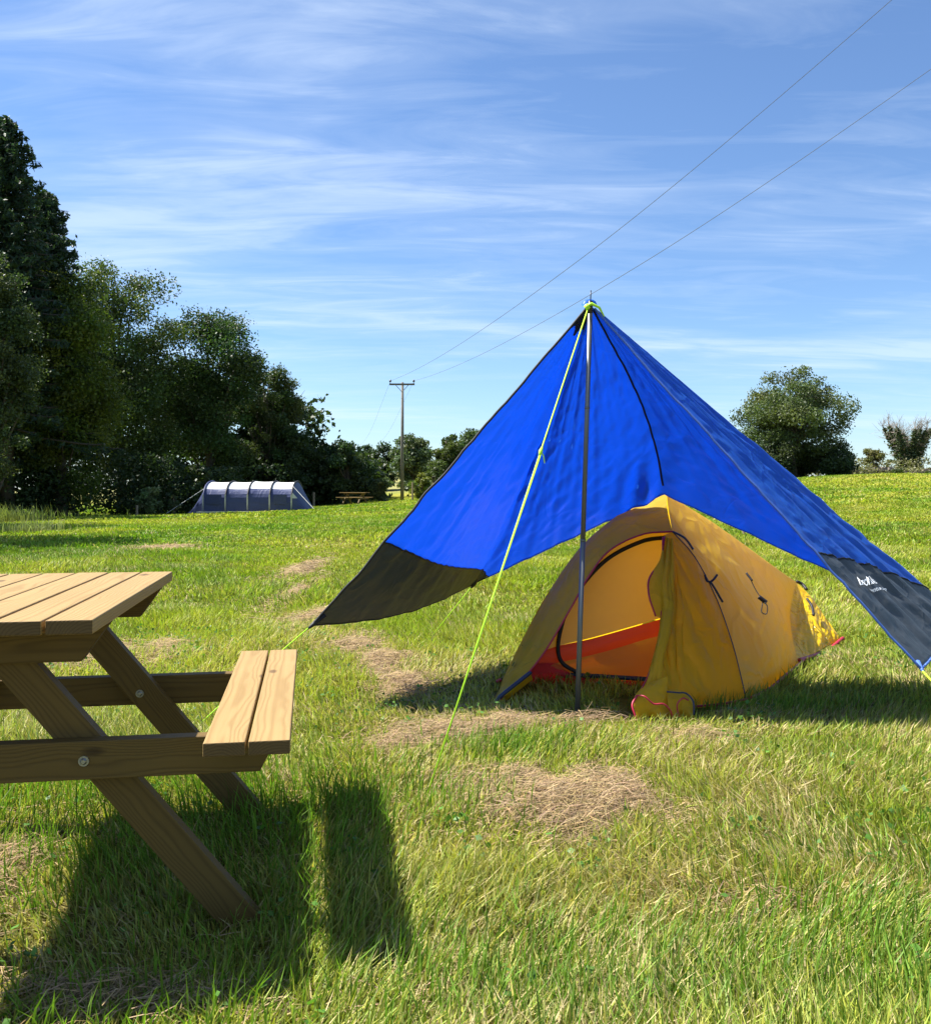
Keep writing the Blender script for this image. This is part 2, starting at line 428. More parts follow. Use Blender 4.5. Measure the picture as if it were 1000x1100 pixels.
def in_tent(x, y):
    out = np.zeros(len(x), bool)
    for P in ([(.30, 5.0), (.95, 4.93), (1.42, 4.60), (2.08, 5.60), (2.62, 6.45), (1.7, 7.7)], [(.72, 4.22), (1.04, 4.22), (1.46, 4.60), (1.0, 4.9), (.72, 4.7)], [(.12, 4.55), (.2, 4.55), (.42, 4.95), (.2, 5.05)]):
        ins = np.ones(len(x), bool)
        for (ax, ay), (bx, by) in zip(P, P[1:]+P[:1]):
            ins &= ((bx-ax)*(y-ay)-(by-ay)*(x-ax)) > 0
        out |= ins
    return out
def grass_zone(d0, d1, dens, hr, wr, spread=.68, straw=.14, seed=1, tuft=0):
    rng = np.random.default_rng(seed)
    mg = .8 if d0 < 10 else 2.0; spread *= .9
    hx_ = spread*d1+mg; n = int(2*hx_*(d1-d0)*dens); y = rng.uniform(d0, d1, n); x = rng.uniform(-hx_, hx_, n)
    k_ = np.abs(x) < spread*y+mg; x = x[k_]; y = y[k_]; n = len(x)
    # clumping into tufts
    if tuft:
        k = n//7; ci = rng.integers(0, k, n); m = rng.random(n) < .6
        cx = x[:k][ci]; cy = y[:k][ci]
        x = np.where(m, cx+rng.normal(0, tuft, n), x); y = np.where(m, cy+rng.normal(0, tuft, n), y)
    hw = hayw(x, y)
    keep = (rng.random(n) > hw*.93) & ~in_tent(x, y)
    x = x[keep]; y = y[keep]; hw = hw[keep]; n = len(x)
    c = meadow_col(x, y)
    tall = fbm(x*1.3, y*1.3, 70, 3)*(1-.5*sstep(8, 20, y))+.5*sstep(8, 20, y)*fbm(x*.5, y*.3, 71, 3)
    h = rng.uniform(*hr, n)*(.55+.95*np.clip((tall-.3)*2, 0, 1))*(1-.5*hw)
    for qx, qy, qr, qs in ((-.62, 2.18, .30, .5), (-.14, 3.28, .16, .55), (.52, 4.25, .18, .55), (-.95, 2.35, .5, .3), (.85, 4.1, .3, .4), (-.15, 2.15, .3, .2)):
        h = h*(1-qs*np.exp(-((x-qx)**2+(y-qy)**2)/qr**2))
    br = rng.uniform(.5, 1.45, n)[:, None]*np.array([1, 1, 1])
    c = c*br*np.stack([rng.uniform(.85, 1.2, n), np.ones(n), rng.uniform(.7, 1.4, n)], -1)
    sp = straw*(1+1.2*np.clip((fbm(x*2.1, y*2.1, 80, 3)-.45)*4, -.6, 1.4))*(1-.6*sstep(10, 30, y))
    st = rng.random(n) < sp+hw*.5
    sc = np.array([.50, .41, .20])*rng.uniform(.6, 1.25, n)[:, None]
    c = np.where(st[:, None], sc, c)
    lean = np.clip(rng.normal(.52, .28, n), .02, .99); lean = np.where(st, np.clip(lean+.3, 0, 1.02), lean)
    w = rng.uniform(*wr, n)
    return blades(x, y, h, w, lean, c, rng=rng)
GD = 1.0
zones = [grass_zone(1.35, 2.6, 19000*GD, (.035, .125), (.003, .0068), .72, .34, 1, .02),
         grass_zone(2.6, 4.4, 12500*GD, (.035, .105), (.0035, .0075), .70, .30, 2, .025),
         grass_zone(4.4, 8, 5600*GD, (.035, .10), (.005, .009), .68, .22, 3, .04),
         grass_zone(8, 16, 1500*GD, (.04, .10), (.010, .018), .66, .13, 4, .08),
         grass_zone(16, 32, 330*GD, (.04, .11), (.022, .04), .64, .10, 5, .2),
         grass_zone(32, 76, 62*GD, (.05, .13), (.05, .10), .60, .07, 6, .4)]
# long stems near table legs and sparse tall ones
def tall_grass(cx, cy, rx, ry, n, hr, wr, col, seed):
    rng = np.random.default_rng(seed)
    x = cx+rng.normal(0, rx, n); y = cy+rng.normal(0, ry, n)
    c = np.array(col)*rng.uniform(.6, 1.4, n)[:, None]
    return blades(x, y, rng.uniform(*hr, n), rng.uniform(*wr, n), np.clip(rng.normal(.4, .2, n), 0, .95), c, rng=rng)
G_ = (.13, .23, .025)
for i, (cx, cy, rx, ry, n, h1) in enumerate([(-1.0, 2.6, .35, .2, 1200, .15), (-.36, 2.5, .1, .2, 500, .14), (-.55, 3.1, .35, .2, 1500, .16), (-1.7, 3.3, .6, .3, 2500, .18),
        (1.5, 4.45, .35, .08, 700, .12), (.25, 3.75, .2, .12, 900, .13), (1.2, 2.2, .4, .3, 2500, .15), (.3, 1.95, .5, .2, 2500, .15),
        (2.2, 3.6, .4, .3, 1500, .14), (-.95, 1.9, .3, .12, 500, .10)]):
    zones.append(tall_grass(cx, cy, rx, ry, n, (.07, h1), (.003, .006), G_, 200+i))
# pale seeding grass by the wood
zones.append(tall_grass(-18.2, 33.5, 1.2, .9, 2600, (.3, .8), (.015, .035), (.24, .27, .09), 300))
zones.append(tall_grass(-21, 39, 2.0, 1.0, 1500, (.2, .5), (.02, .04), (.15, .2, .06), 301))
zones.append(tall_grass(-10.9, 23.5, .5, .6, 300, (.2, .45), (.01, .02), (.24, .26, .12), 302))
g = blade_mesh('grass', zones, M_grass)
tag(g, 'green and straw meadow grass blades covering the field', 'grass', kind='stuff')

def hay_layer():
    rng = np.random.default_rng(77); Vs = []; Cs = []
    xs = []; ys = []
    for hx, hy, rx, ry, s in HAY:
        n = int(6500*s*min(rx*ry/.09, 4)*(1 if hy < 8 else .5))
        xs.append(hx+rng.normal(0, rx*.8, n)); ys.append(hy+rng.normal(0, ry*.8, n))
    # loose straws over the lawn
    n = 5200; yy = np.sqrt(rng.uniform(1.4**2, 6**2, n)); xs.append(rng.uniform(-.68, .68, n)*yy); ys.append(yy)
    x = np.concatenate(xs); y = np.concatenate(ys)
    k = ~in_tent(x, y) & (y > 1.2); x = x[k]; y = y[k]; n = len(x)
    nl = 5200*0
    a = rng.normal(.5, .9, n); sz = np.clip(y/4, 1, 3.5)
    L = rng.uniform(.03, .12, n)*np.sqrt(sz); w = rng.uniform(.0011, .0026, n)*sz
    z = ground(x, y)+.005+rng.random(n)**1.5*(.018+.05*hayw(x, y))
    dx = np.cos(a)*L/2; dy = np.sin(a)*L/2; px = -np.sin(a)*w/2; py = np.cos(a)*w/2
    tz = rng.normal(0, .25, n)*L/2; arch = rng.uniform(0, .015, n); bx = rng.normal(0, .12, n)*L; by = rng.normal(0, .12, n)*L
    V = np.empty((n, 6, 3), np.float32)
    V[:, 0] = np.stack([x-dx-px, y-dy-py, z-tz], -1); V[:, 1] = np.stack([x-dx+px, y-dy+py, z-tz+w*.4], -1)
    V[:, 2] = np.stack([x+bx-px, y+by-py, z+arch], -1); V[:, 3] = np.stack([x+bx+px, y+by+py, z+arch+w*.4], -1)
    V[:, 4] = np.stack([x+dx-px*.5, y+dy-py*.5, z+tz], -1); V[:, 5] = np.stack([x+dx+px*.5, y+dy+py*.5, z+tz], -1)
    c = np.array([.40, .30, .165])*rng.uniform(.25, 1.3, n)[:, None]*np.stack([np.ones(n), rng.uniform(.85, 1.05, n), rng.uniform(.7, 1.1, n)], -1)
    C = np.ones((n, 6, 4), np.float32); C[:, :, :3] = c[:, None]
    b = (np.arange(n)*6)[:, None]
    Lp = np.concatenate([b+np.array([[0, 1, 3, 2]]), b+np.array([[2, 3, 5, 4]])], 1)
    o = mesh_np('dry_hay', V.reshape(-1, 3), Lp, np.full(2*n, 4), M_hay, False, {'col': C.reshape(-1, 4)})
    tag(o, 'matted brown cut hay and loose straws lying on the grass', 'hay', kind='stuff')
hay_layer()

# ------------------------------------------------------------------ picnic table
def picnic_table(loc, rz):
    t = bpy.data.objects.new('picnic_table', None); COL.objects.link(t)
    ORI[t.name] = (0, 0, 0)
    L2 = .605
    zt0, zt1 = .7392, .7717; zs0, zs1 = .4555, .488
    m = MB()
    for i in range(6):
        x0 = -.3165+i*.1068; m.box(x0, x0+.0990, -L2+random.uniform(-.002, .002), L2+random.uniform(-.002, .002), zt0, zt1+random.uniform(-.0006, .0006))
    m.build('tabletop', M_top, t, bevel=.003)
    for s in (1, -1):
        m = MB()
        for a, b in ((.551, .6440), (.6510, .744)):
            x0, x1 = (a, b) if s > 0 else (-b, -a)
            m.box(x0, x1, -L2+random.uniform(-.002, .002), L2, zs0, zs1+random.uniform(-.0006, .0006))
        m.build('seat', M_top, t, bevel=.003)
    for s in (-1, 1):
        # table-top bearer and long seat beam, outside the legs
        y0, y1 = sorted((s*.372, s*.414))
        m = MB(); m.prism([(-.248, .646), (.248, .646), (.314, .7385), (-.314, .7385)], (0, 0, 0), (1, 0, 0), (0, 0, 1), (0, 1, 0), y0, y1)
        m.build('top_bearer', M_frame, t, bevel=.002)
        m = MB(); m.prism([(-.667, .3625), (.667, .3625), (.707, .4400), (.707, .4548), (-.707, .4548), (-.707, .44)], (0, 0, 0), (1, 0, 0), (0, 0, 1), (0, 1, 0), y0, y1)
        bm_ = m.build('seat_beam', M_frame, t, bevel=.002)
        for q in (-1, 1):
            m = MB(); yb = s*.414
            m.tube([(q*.255, yb-.001*s, .408), (q*.255, yb+.004*s, .408)], .0125, 14)
            m.tube([(q*.255, yb+.004*s, .408), (q*.255, yb+.009*s, .408)], [.0085, .005], 12)
            m.build('bolt', M_bolt, bm_)
        for q in (1, -1):
            ya, yb = sorted((s*.3305, s*.3712))
            sl = .81; c0 = .5976; hw = .056
            poly = [(c0-hw+sl*.06, -.06), (c0+hw+sl*.06, -.06), (c0+hw-sl*.738, .738), (.002, .738), (.002, (c0-hw-.002)/sl)]
            if q < 0: poly = [(-a, b) for a, b in poly][::-1]
            m = MB(); m.prism(poly, (0, 0, 0), (1, 0, 0), (0, 0, 1), (0, 1, 0), ya, yb, grain=(PI-math.atan2(1, sl)) if q > 0 else math.atan2(1, sl))
            lg = m.build('leg', M_frame, t, bevel=.002)
            m = MB()
            for xb, zb in ((.255*q, .408),):
                m.tube([(xb, s*.3305, zb), (xb, s*.3265, zb)], .0125, 14)
                m.tube([(xb, s*.3265, zb), (xb, s*.3215, zb)], [.0085, .005], 12)
            m.build('bolt', M_bolt, lg)
    # centre braces under the top
    m = MB()
    m.box(-.02, .02, -.33, .33, .675, .7385)
    m.build('centre_brace', M_frame, t)
    t.location = loc; t.rotation_euler = (0, 0, rz)
    return t
tab = picnic_table((-1.233, 2.594, 0), math.radians(9.5))
tag(tab, 'big new pine picnic table at the left, bolted A-frame legs, long grass below', 'picnic table', 'wooden picnic tables')
def copy_tree(o, parent=None):
    c = o.copy(); COL.objects.link(c); c.parent = parent
    for ch in list(o.children): copy_tree(ch, c)
    return c
far = copy_tree(tab)
fx, fy = (381-500)/1000*56, 56
far.location = (fx, fy, float(ground(fx, fy))); far.rotation_euler = (0, 0, math.radians(68)); far.scale = (1, 1.45, 1)
far['label'] = 'small distant picnic table on the far lawn, right of the blue tunnel tent'

# ------------------------------------------------------------------ tarp
A = W(634, 326, 4.36); TL = W(335, 672, 4.5); E1 = W(509, 627, 5.75); TC = W(714, 531, 5.12); E2 = W(1075, 699, 5.0); TR = W(990, 719, 3.9)
tarp = thing('tarp', 'bright blue wing tarp with charcoal corner panels pitched over the yellow tent', 'tarp', (A[0], A[1], 0))
BP = [TL, E1, TC, E2, TR]
SEG = [0, 60, 130, 200, 240]; NS = SEG[-1]+1; NT = 110
def bnd(f):
    i = min(int(f), 3); u = f-i; p = BP[i]*(1-u)+BP[i+1]*u
    s = math.sin(PI*u)
    if i == 0: p = p+np.array([.02, -.03, -.055])*s
    if i == 3: p = p+(A-p)*.035*s
    return p
def pane_n(i):
    n = np.cross(BP[i]-A, BP[i+1]-A); n /= np.linalg.norm(n)
    return n if n[2] > 0 else -n
PN = [pane_n(i) for i in range(4)]
def tarp_pt(f, t):
    b = bnd(f); p = A+(b-A)*t; i = min(int(f), 3); u = f-i
    st = math.sin(PI*min(1, t)); su = math.sin(PI*u)
    amp = (-.02, -.05, -.035, -.008)[i]
    p = p+PN[i]*amp*su*st
    # crease at E1: a deep fold running up to the apex
    c = math.exp(-((f-.97)/.07)**2); p = p-PN[0]*.05*c*st**.7
    # ridge seam bowed up and out by the tent it rests on
    r = math.exp(-((f-2)/.45)**2); p = p+np.array([.052, .0, .028])*r*math.sin(PI*t**1.15)
    # pucker where it drapes on the tent peak
    q = math.exp(-((f-1.90)/.13)**2)*math.exp(-((t-.90)/.12)**2)
    p = p+PN[1]*.03*q*math.sin((f-2)*48+t*9)
    # radiating tension folds
    am = (.003, .004, .004, .007)[i]*min(1, 2.5*t*(1.25-t)+.1)
    p = p+PN[i]*am*(math.sin(f*31+2*math.sin(t*3))+.7*math.sin(f*57+t*4+1)+.5*math.sin(f*103-t*5))*su**.5
    return p
fs = np.concatenate([i+np.linspace(0, 1, SEG[i+1]-SEG[i], endpoint=False) for i in range(4)]+[[4.0]])
ts = np.linspace(.015, 1, NT)
S = np.array([[tarp_pt(f, t) for f in fs] for t in ts])
FF, TT = np.meshgrid(fs, ts)
nn = grid_normals(S); nn *= np.sign(nn[..., 2:3].mean())
wr = (fbm(FF*5, TT*7, 3, 4)-.5)*.011+(1-2*np.abs(fbm(FF*7+2, TT*12+FF*4, 8, 3)-.5)*2-.7)*.010
edge = np.minimum(1, np.minimum(TT*3, (1-TT)*12))
S = S+nn*(wr*edge)[..., None]
def tseam(f):
    if f <= 1: return .735+(.925-.735)*f**1.25 - .0*f
    if f <= 1.08: return .925+(1.0-.925)*(f-1)/.08
    if f < 2.86: return 2
    if f < 3: return 1.0-(1-.80)*(f-2.86)/.14
    return .80+(.705-.80)*(f-3)
def tidx(f): return (tseam(f)-.015)/(1-.015)*(NT-1)
# move grid rows so that the seam is a clean edge: blue part and grey parts are re-sampled meshes
def resample(fi, t0, t1, n):
    col = S[:, fi]; tt = np.linspace(t0, t1, n); out = np.empty((n, 3))
    for k in range(3): out[:, k] = np.interp(tt, ts, col[:, k])
    return out
def patch(name, idx, t0f, t1f, n, mat, label=None):
    G = np.stack([resample(i, t0f(fs[i]), t1f(fs[i]), n) for i in idx], 1)
    F = grid_faces(n, len(idx))
    o = mesh_np(name, G.reshape(-1, 3), F, np.full(len(F), 4), mat, True, None, tarp, ORI[tarp.name]); o.location = (0, 0, 0)
    md = o.modifiers.new('thickness', 'SOLIDIFY'); md.thickness = .0008
    if label: o['label'] = label
    return G
patch('canopy', list(range(NS)), lambda f: .015, lambda f: min(1, tseam(f)), 110, M_blue)
il = [i for i in range(NS) if fs[i] <= 1.08]; ir = [i for i in range(NS) if fs[i] >= 2.86]
patch('corner_panel', il, lambda f: min(1, tseam(f)), lambda f: 1.0, 36, M_grey, 'charcoal left corner panel of the tarp')
patch('corner_panel', ir, lambda f: min(1, tseam(f)), lambda f: 1.0, 36, M_grey, 'charcoal right corner panel with white printed logo')
def sp(f, t, off=0):
    i = int(round(np.interp(f, fs, np.arange(NS)))); j = int(round(np.interp(t, ts, np.arange(NT))))
    p = np.array([np.interp(t, ts, S[:, i, k]) for k in range(3)]); return p+nn[j, i]*off
# seams and hems
def ribbon(name, pts, r, mat, label=None, parent=None, n=6):
    m = MB(); m.tube(pts, r, n); return m.build(name, mat, parent or tarp, True, label=label)
ribbon('ridge_seam', [sp(2, t, -.003) for t in np.linspace(.03, .955, 60)], .0055, M_black)
ribbon('hem', [sp(0, t) for t in np.linspace(.015, 1, 60)], .006, M_black, 'black front hem of the tarp')
ribbon('hem', [sp(4, t) for t in np.linspace(.015, 1, 60)], .0055, M_blueh, 'pale blue front hem of the tarp')
ribbon('hem', [sp(f, 1) for f in np.linspace(1.08, 2.86, 90)], .004, M_blue)
ribbon('hem', [sp(f, 1) for f in np.linspace(0, 1.08, 50)], .004, M_black)
ribbon('hem', [sp(f, 1) for f in np.linspace(2.86, 4, 60)], .0055, M_blueh)
ribbon('panel_seam', [sp(f, min(1, tseam(f)), -.002) for f in np.linspace(0, 1.08, 50)], .004, M_black)
ribbon('panel_seam', [sp(f, min(1, tseam(f)), .002) for f in np.linspace(2.86, 4, 50)], .003, M_black)
# reinforced apex
m = MB()
idx = [i for i in range(NS) if fs[i] <= 1.1]
G = np.stack([np.array([sp(fs[i], t, -.006) for t in np.linspace(.015, .075-.012*math.sin(fs[i]*9), 6)]) for i in idx], 1)
m.add(G.reshape(-1, 3), [tuple(f) for f in grid_faces(6, len(idx))]); m.build('apex_patch', M_black, tarp, True)
m = MB(); cp = A+np.array([0, 0, .012])
rings = []
for r_, z_ in ((.004, .010), (.016, .008), (.027, .0), (.034, -.016)):
    rings.append([cp+np.array([math.cos(a)*r_*(1.2 if math.cos(a) < 0 else 1), math.sin(a)*r_*.6+.01, z_]) for a in np.linspace(0, 2*PI, 17)[:-1]])
vs = [p for r in rings for p in r]; fsx = [(i*16+k, i*16+(k+1) % 16, (i+1)*16+(k+1) % 16, (i+1)*16+k) for i in range(3) for k in range(16)]
m.add(vs, fsx); m.build('apex_cap', M_blue, tarp, True)
# dark corner tip
ribbon('corner_tip', [sp(.02, .965), sp(.0, 1.0), W(330, 676, 4.48)], [.016, .010, .004], M_black)
ribbon('corner_tip', [sp(3.98, .985), sp(4.0, 1.0), W(992, 722, 3.88)], [.012, .008, .004], M_blueh)
ribbon('corner_tip', [W(517, 612, 5.73), W(509, 627, 5.72), W(506, 632, 5.72)], [.008, .016, .005], M_black)
# guy lines
def gz(px, py_guess):
    d = 1.06/((py_guess-525)/1000); return np.array([(px-500)/1000*d, d, 0.0])
def guy(pts, r=.0034, adj=None, dbl=None):
    m = MB(); m.tube(pts, r, 6)
    if adj is not None:
        a = np.asarray(pts[0]); b = np.asarray(pts[-1]); c = a+(b-a)*adj; dd = (b-a)/np.linalg.norm(b-a)
        m.tube([c-dd*.022, c, c+dd*.022], [.004, .009, .004], 8)
        m.tube([c+dd*.015+np.array([.004, 0, .0]), b], r*.9, 6)
        m.tube([c, c+np.array([.012, 0, -.02]), c+np.array([.016, 0, -.05])], r*.8, 6)
    return m.build('guy_line', M_line, tarp, True)
front = A+np.array([-.012, -.03, -.02])
guy([front, gz(456, 860)-np.array([0, 0, .01])], .0032, .36).__setitem__('label', 'front guy line running from the apex to the ground')
guy([W(331, 675, 4.48), W(270, 727, 4.34), gz(205, 787)])
guy([W(507, 630, 5.72), gz(462, 686)]); guy([W(991, 721, 3.88), gz(1100, 838)]); guy([E2, E2+np.array([.6, .35, -.19])])
m = MB(); m.tube([front+np.array([-.01, -.004, .0]), front+np.array([.012, -.01, .012]), front+np.array([.05, .0, -.004]), front+np.array([.075, .01, -.045])], [.008, .007, .006, .003], 8)
m.tube([front+np.array([-.014, -.006, .006]), front+np.array([-.002, -.012, -.012])], .011, 8)
m.build('knot', M_line, tarp, True)
# printed logo on the right corner panel
def ray_plane(px, py, p0, n):
    o = np.array([0, 0, CAMZ]); d = W(px, py, 1)-o; return o+d*np.dot(p0-o, n)/np.dot(d, n)
def on_tarp(p, off):
    a, b, _ = np.linalg.lstsq(np.stack([E2-A, TR-A, PN[3]], 1), p-A, rcond=None)[0]
    t = a+b; f = 3+b/t; return sp_s(f, t)+PN[3]*off
def sp_s(f, t):
    fi = np.interp(f, fs, np.arange(NS)); i = min(int(fi), NS-2); u = fi-i
    return np.array([np.interp(t, ts, S[:, i, k])*(1-u)+np.interp(t, ts, S[:, i+1, k])*u for k in range(3)])
def text2d(body):
    cu = bpy.data.curves.new('t', 'FONT'); cu.body = body; cu.resolution_u = 3; cu.offset = .012
    o = bpy.data.objects.new('t', cu); COL.objects.link(o)
    dg = bpy.context.evaluated_depsgraph_get(); me = bpy.data.meshes.new_from_object(o.evaluated_get(dg))
    v = np.array([x.co[:2] for x in me.vertices]); f = [tuple(p.vertices) for p in me.polygons]
    bpy.data.objects.remove(o); bpy.data.curves.remove(cu); bpy.data.meshes.remove(me)
    return v, f
def print_on(bodyv, faces, o_, x_, y_, name, label=None):
    O, X, Y = ray_plane(*o_, A, PN[3]), ray_plane(*x_, A, PN[3]), ray_plane(*y_, A, PN[3])
    v = bodyv-bodyv.min(0); v = v/v.max(0)
    vs = [on_tarp(O+(X-O)*a+(Y-O)*b, .010) for a, b in v]
    m = MB(); m.add(vs, faces); return m.build(name, M_white, tarp, label=label)
v, f = text2d('Eurohike'); print_on(v, f, (931.5, 635.2), (950.5, 638.4), (927.2, 626.6), 'printed_name', 'white printed name Eurohike on the charcoal panel')
v, f = text2d('adventure tarp'); print_on(v, f, (941, 644), (962.5, 647.4), (938.4, 639), 'printed_line')
mk = np.array([(0, 0), (.45, 1.0), (.62, .55), (.5, .35), (.42, .6), (.25, .12), (.6, .12), (.7, .4), (1, 0), (.6, 0)]); 
print_on(mk, [(0, 5, 4, 1), (1, 4, 3, 2), (0, 9, 6, 5), (9, 8, 7, 6)], (926.8, 634.6), (931.0, 635.2), (923.0, 626.4), 'printed_mark')

# ------------------------------------------------------------------ tarp pole
PB = W(620, 768, 4.36); PB[2] = 0; AT = A+np.array([0, -.01, .01])
pole = thing('tarp_pole', 'tall steel pole leaning slightly, holding up the front of the blue tarp', 'pole', PB)
def pl(t): return PB+(AT-PB)*t
m = MB(); m.tube([pl(-.02), pl(.42)], .0122, 16); m.tube([pl(.42), pl(.425)], [.0132, .0132], 16); m.build('pole_section', M_tarpgrey, pole, True, label='bright lower section of the pole')
m = MB(); m.tube([pl(.425), pl(.985)], .0115, 16); m.tube([pl(.74), pl(.745)], .0125, 16); m.build('pole_section', M_tarpgrey, pole, True)
m = MB(); m.tube([pl(.97), pl(1.0)], .012, 12); m.tube([pl(1.0), A+np.array([.003, 0, .062])], .0028, 8); m.build('spike', M_poledk, pole, True)

# ------------------------------------------------------------------ yellow tent
P_ = W(716, 529, 5.32)
tent = thing('hiking_tent', 'small yellow two person tent with red piping and open door under the blue tarp', 'tent', (1.2, 5.4, 0))
Gp = (722, 571, 4.95)
outer = WL([(716, 529, 5.32), (690, 541, 5.28), (660, 556, 5.24), (622, 590, 5.18), (592, 632, 5.12), (562, 685, 5.05), (538, 734, 4.98)])
lip = WL([Gp, (690, 574, 4.92), (655, 591, 4.86), (633, 618, 4.80), (612, 655, 4.74), (583, 703, 4.69), (555, 736, 4.66), (530, 757, 4.56)])
pg = WL([(716, 529, 5.32), (717, 548, 5.12), Gp])
bs = WL([(538, 734, 4.98), (536, 742, 4.85), (531, 750, 4.7), (530, 757, 4.56)])
# left porch panel: u runs from the hoop to the lip, v from peak to base
Sx = coons(pg, bs, outer, lip, 50, 70)
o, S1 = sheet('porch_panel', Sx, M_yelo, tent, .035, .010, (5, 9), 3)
# side body panel
ridge = WL([(716, 529, 5.36), (760, 559, 5.85), (805, 591, 6.40), (855, 625, 7.0)])
seam = WL([Gp, (745, 597, 4.96), (768, 640, 4.88), (786, 690, 4.78), (797, 733, 4.69), (801, 753, 4.64)])
lft = WL([(716, 529, 5.32), (718, 548, 5.12), Gp])
left_full = np.concatenate([curve(lft, 10), curve(seam, 40)[1:]])
hem = WL([(801, 753, 4.64), (822, 742, 4.95), (840, 727, 5.3), (858, 712, 5.67)])
rt = WL([(855, 625, 7.0), (849, 655, 6.55), (851, 685, 6.10), (858, 712, 5.67)])
Sx = coons(ridge, hem, left_full, rt, 90, 80)
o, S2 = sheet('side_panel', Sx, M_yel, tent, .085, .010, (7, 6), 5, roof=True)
# rear vestibule, sunlit and wrinkled
e1 = WL([(855, 625, 7.0), (871, 641, 6.9), (887, 664, 6.7), (905, 688, 6.5)])
e2 = WL([(858, 712, 5.67), (874, 707, 5.95), (890, 700, 6.25), (905, 688, 6.5)])
e2r = WL([(905, 688, 6.5), (905.01, 688, 6.5)])
Sx = coons(e1, e2, rt, e2r, 60, 50)
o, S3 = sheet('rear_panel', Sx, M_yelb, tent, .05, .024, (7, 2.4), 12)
BL = np.array([1.7, 7.7, 0.0]); Q = W(855, 625, 7.0); T2 = W(905, 688, 6.5); FL = W(538, 734, 4.98)
lh = [FL, np.array([.7, 5.9, 0]), BL]
Sx = coons(ridge, lh, [P_, W(660, 556, 5.24), W(592, 632, 5.12), FL], [Q, Q*.5+BL*.5+np.array([-.1, .1, .1]), BL], 50, 40)
sheet('side_panel', Sx, M_yel, tent, .02, .01, (7, 6), 15, 'hidden left side of the yellow tent')
Sx = coons([Q, Q+np.array([.001, 0, 0])], [BL, BL*.5+T2*.5+np.array([.1, .1, 0]), T2], [Q, Q*.5+BL*.5+np.array([-.1, .1, .1]), BL], e1, 30, 30)
sheet('rear_panel', Sx, M_yelb, tent, .02, .01, (5, 5), 16, 'back of the yellow tent')
# right door panel
dl = WL([(713, 575, 4.90), (716, 610, 4.78), (716, 650, 4.66), (710, 700, 4.52), (714, 738, 4.44), (706, 764, 4.40)])
db = WL([(706, 764, 4.40), (745, 761, 4.50), (775, 758, 4.58), (801, 753, 4.64)])
dr = WL([(722, 571, 4.95), (745, 597, 4.96), (768, 640, 4.88), (786, 690, 4.78), (797, 733, 4.69), (801, 753, 4.64)])
Sx = coons(WL([(713, 575, 4.90), (722, 571, 4.95)]), db, dl, dr, 70, 80)
u = np.linspace(0, 1, 70)[None, :]; v = np.linspace(0, 1, 80)[:, None]
fold = .012*np.exp(-((u-.13)/.10)**2)*np.sin(u*70)*np.sin(PI*v)+.010*np.sin((u*1.0-v*.9)*24)*np.exp(-((u-.25)/.3)**2)*np.sin(PI*v)
Sx[..., 1] -= fold
sheet('door_panel', Sx, M_door, tent, .03, .010, (4, 8), 21)
# gathered edge of the rolled-back door
gl = WL([(713, 576, 4.88), (709, 602, 4.78), (703, 625, 4.70), (709, 655, 4.62), (707, 690, 4.50), (694, 728, 4.42), (681, 753, 4.36), (684, 772, 4.29)])
gr = WL([(723, 579, 4.84), (725, 620, 4.70), (724, 655, 4.60), (713, 703, 4.46), (717, 730, 4.41), (719, 765, 4.34)])
Sx = coons(WL([(713, 576, 4.88), (723, 579, 4.84)]), WL([(684, 772, 4.29), (700, 768, 4.28), (719, 765, 4.34)]), gl, gr, 40, 90)
u = np.linspace(0, 1, 40)[None, :]; v = np.linspace(0, 1, 90)[:, None]
Sx[..., 1] -= .016*np.sin(u*17+v*3)*(.35+.65*np.abs(v-.72))+.008*np.sin(u*31)
sheet('door_roll', Sx, M_door, tent, .02, .004, (3, 9), 25)
fl = coons(WL([(712, 577, 4.86), (713, 577, 4.86)]), WL([(704, 662, 4.58), (712, 664, 4.58)]), WL([(712, 577, 4.86), (709, 600, 4.74), (697, 622, 4.65), (697, 640, 4.60), (704, 662, 4.58)]), WL([(713, 577, 4.86), (714, 620, 4.68), (712, 664, 4.58)]), 12, 30)
sheet('door_flap', fl, M_door, tent, .006, .003, (3, 6), 27)
# lower skirt lobes with piping
la = coons(WL([(698, 733, 4.34), (717, 727, 4.33)]), WL([(683, 774, 4.24), (703, 770, 4.22), (722, 771, 4.26)]), WL([(698, 733, 4.34), (683, 745, 4.28), (679, 758, 4.24), (683, 774, 4.24)]), WL([(717, 727, 4.33), (717, 750, 4.29), (722, 771, 4.26)]), 24, 24)
u = np.linspace(0, 1, 24)[None, :]; v = np.linspace(0, 1, 24)[:, None]; la[..., 1] -= .02*np.sin(u*9+v*2)*v
sheet('door_skirt', la, M_door, tent, .012, .006, (4, 4), 31, 'lower fold of the open door lying on the grass')
lb = coons(WL([(716, 741, 4.32), (732, 742, 4.34), (742, 748, 4.36)]), WL([(720, 772, 4.25), (733, 772, 4.26), (745, 771, 4.28)]), WL([(716, 741, 4.32), (717, 756, 4.27), (720, 772, 4.25)]), WL([(742, 748, 4.36), (746, 757, 4.32), (745, 771, 4.28)]), 24, 24)
lb[..., 1] -= .03*np.sin(u*8+1)*v
sheet('door_skirt', lb, M_door, tent, .012, .006, (4, 4), 33)
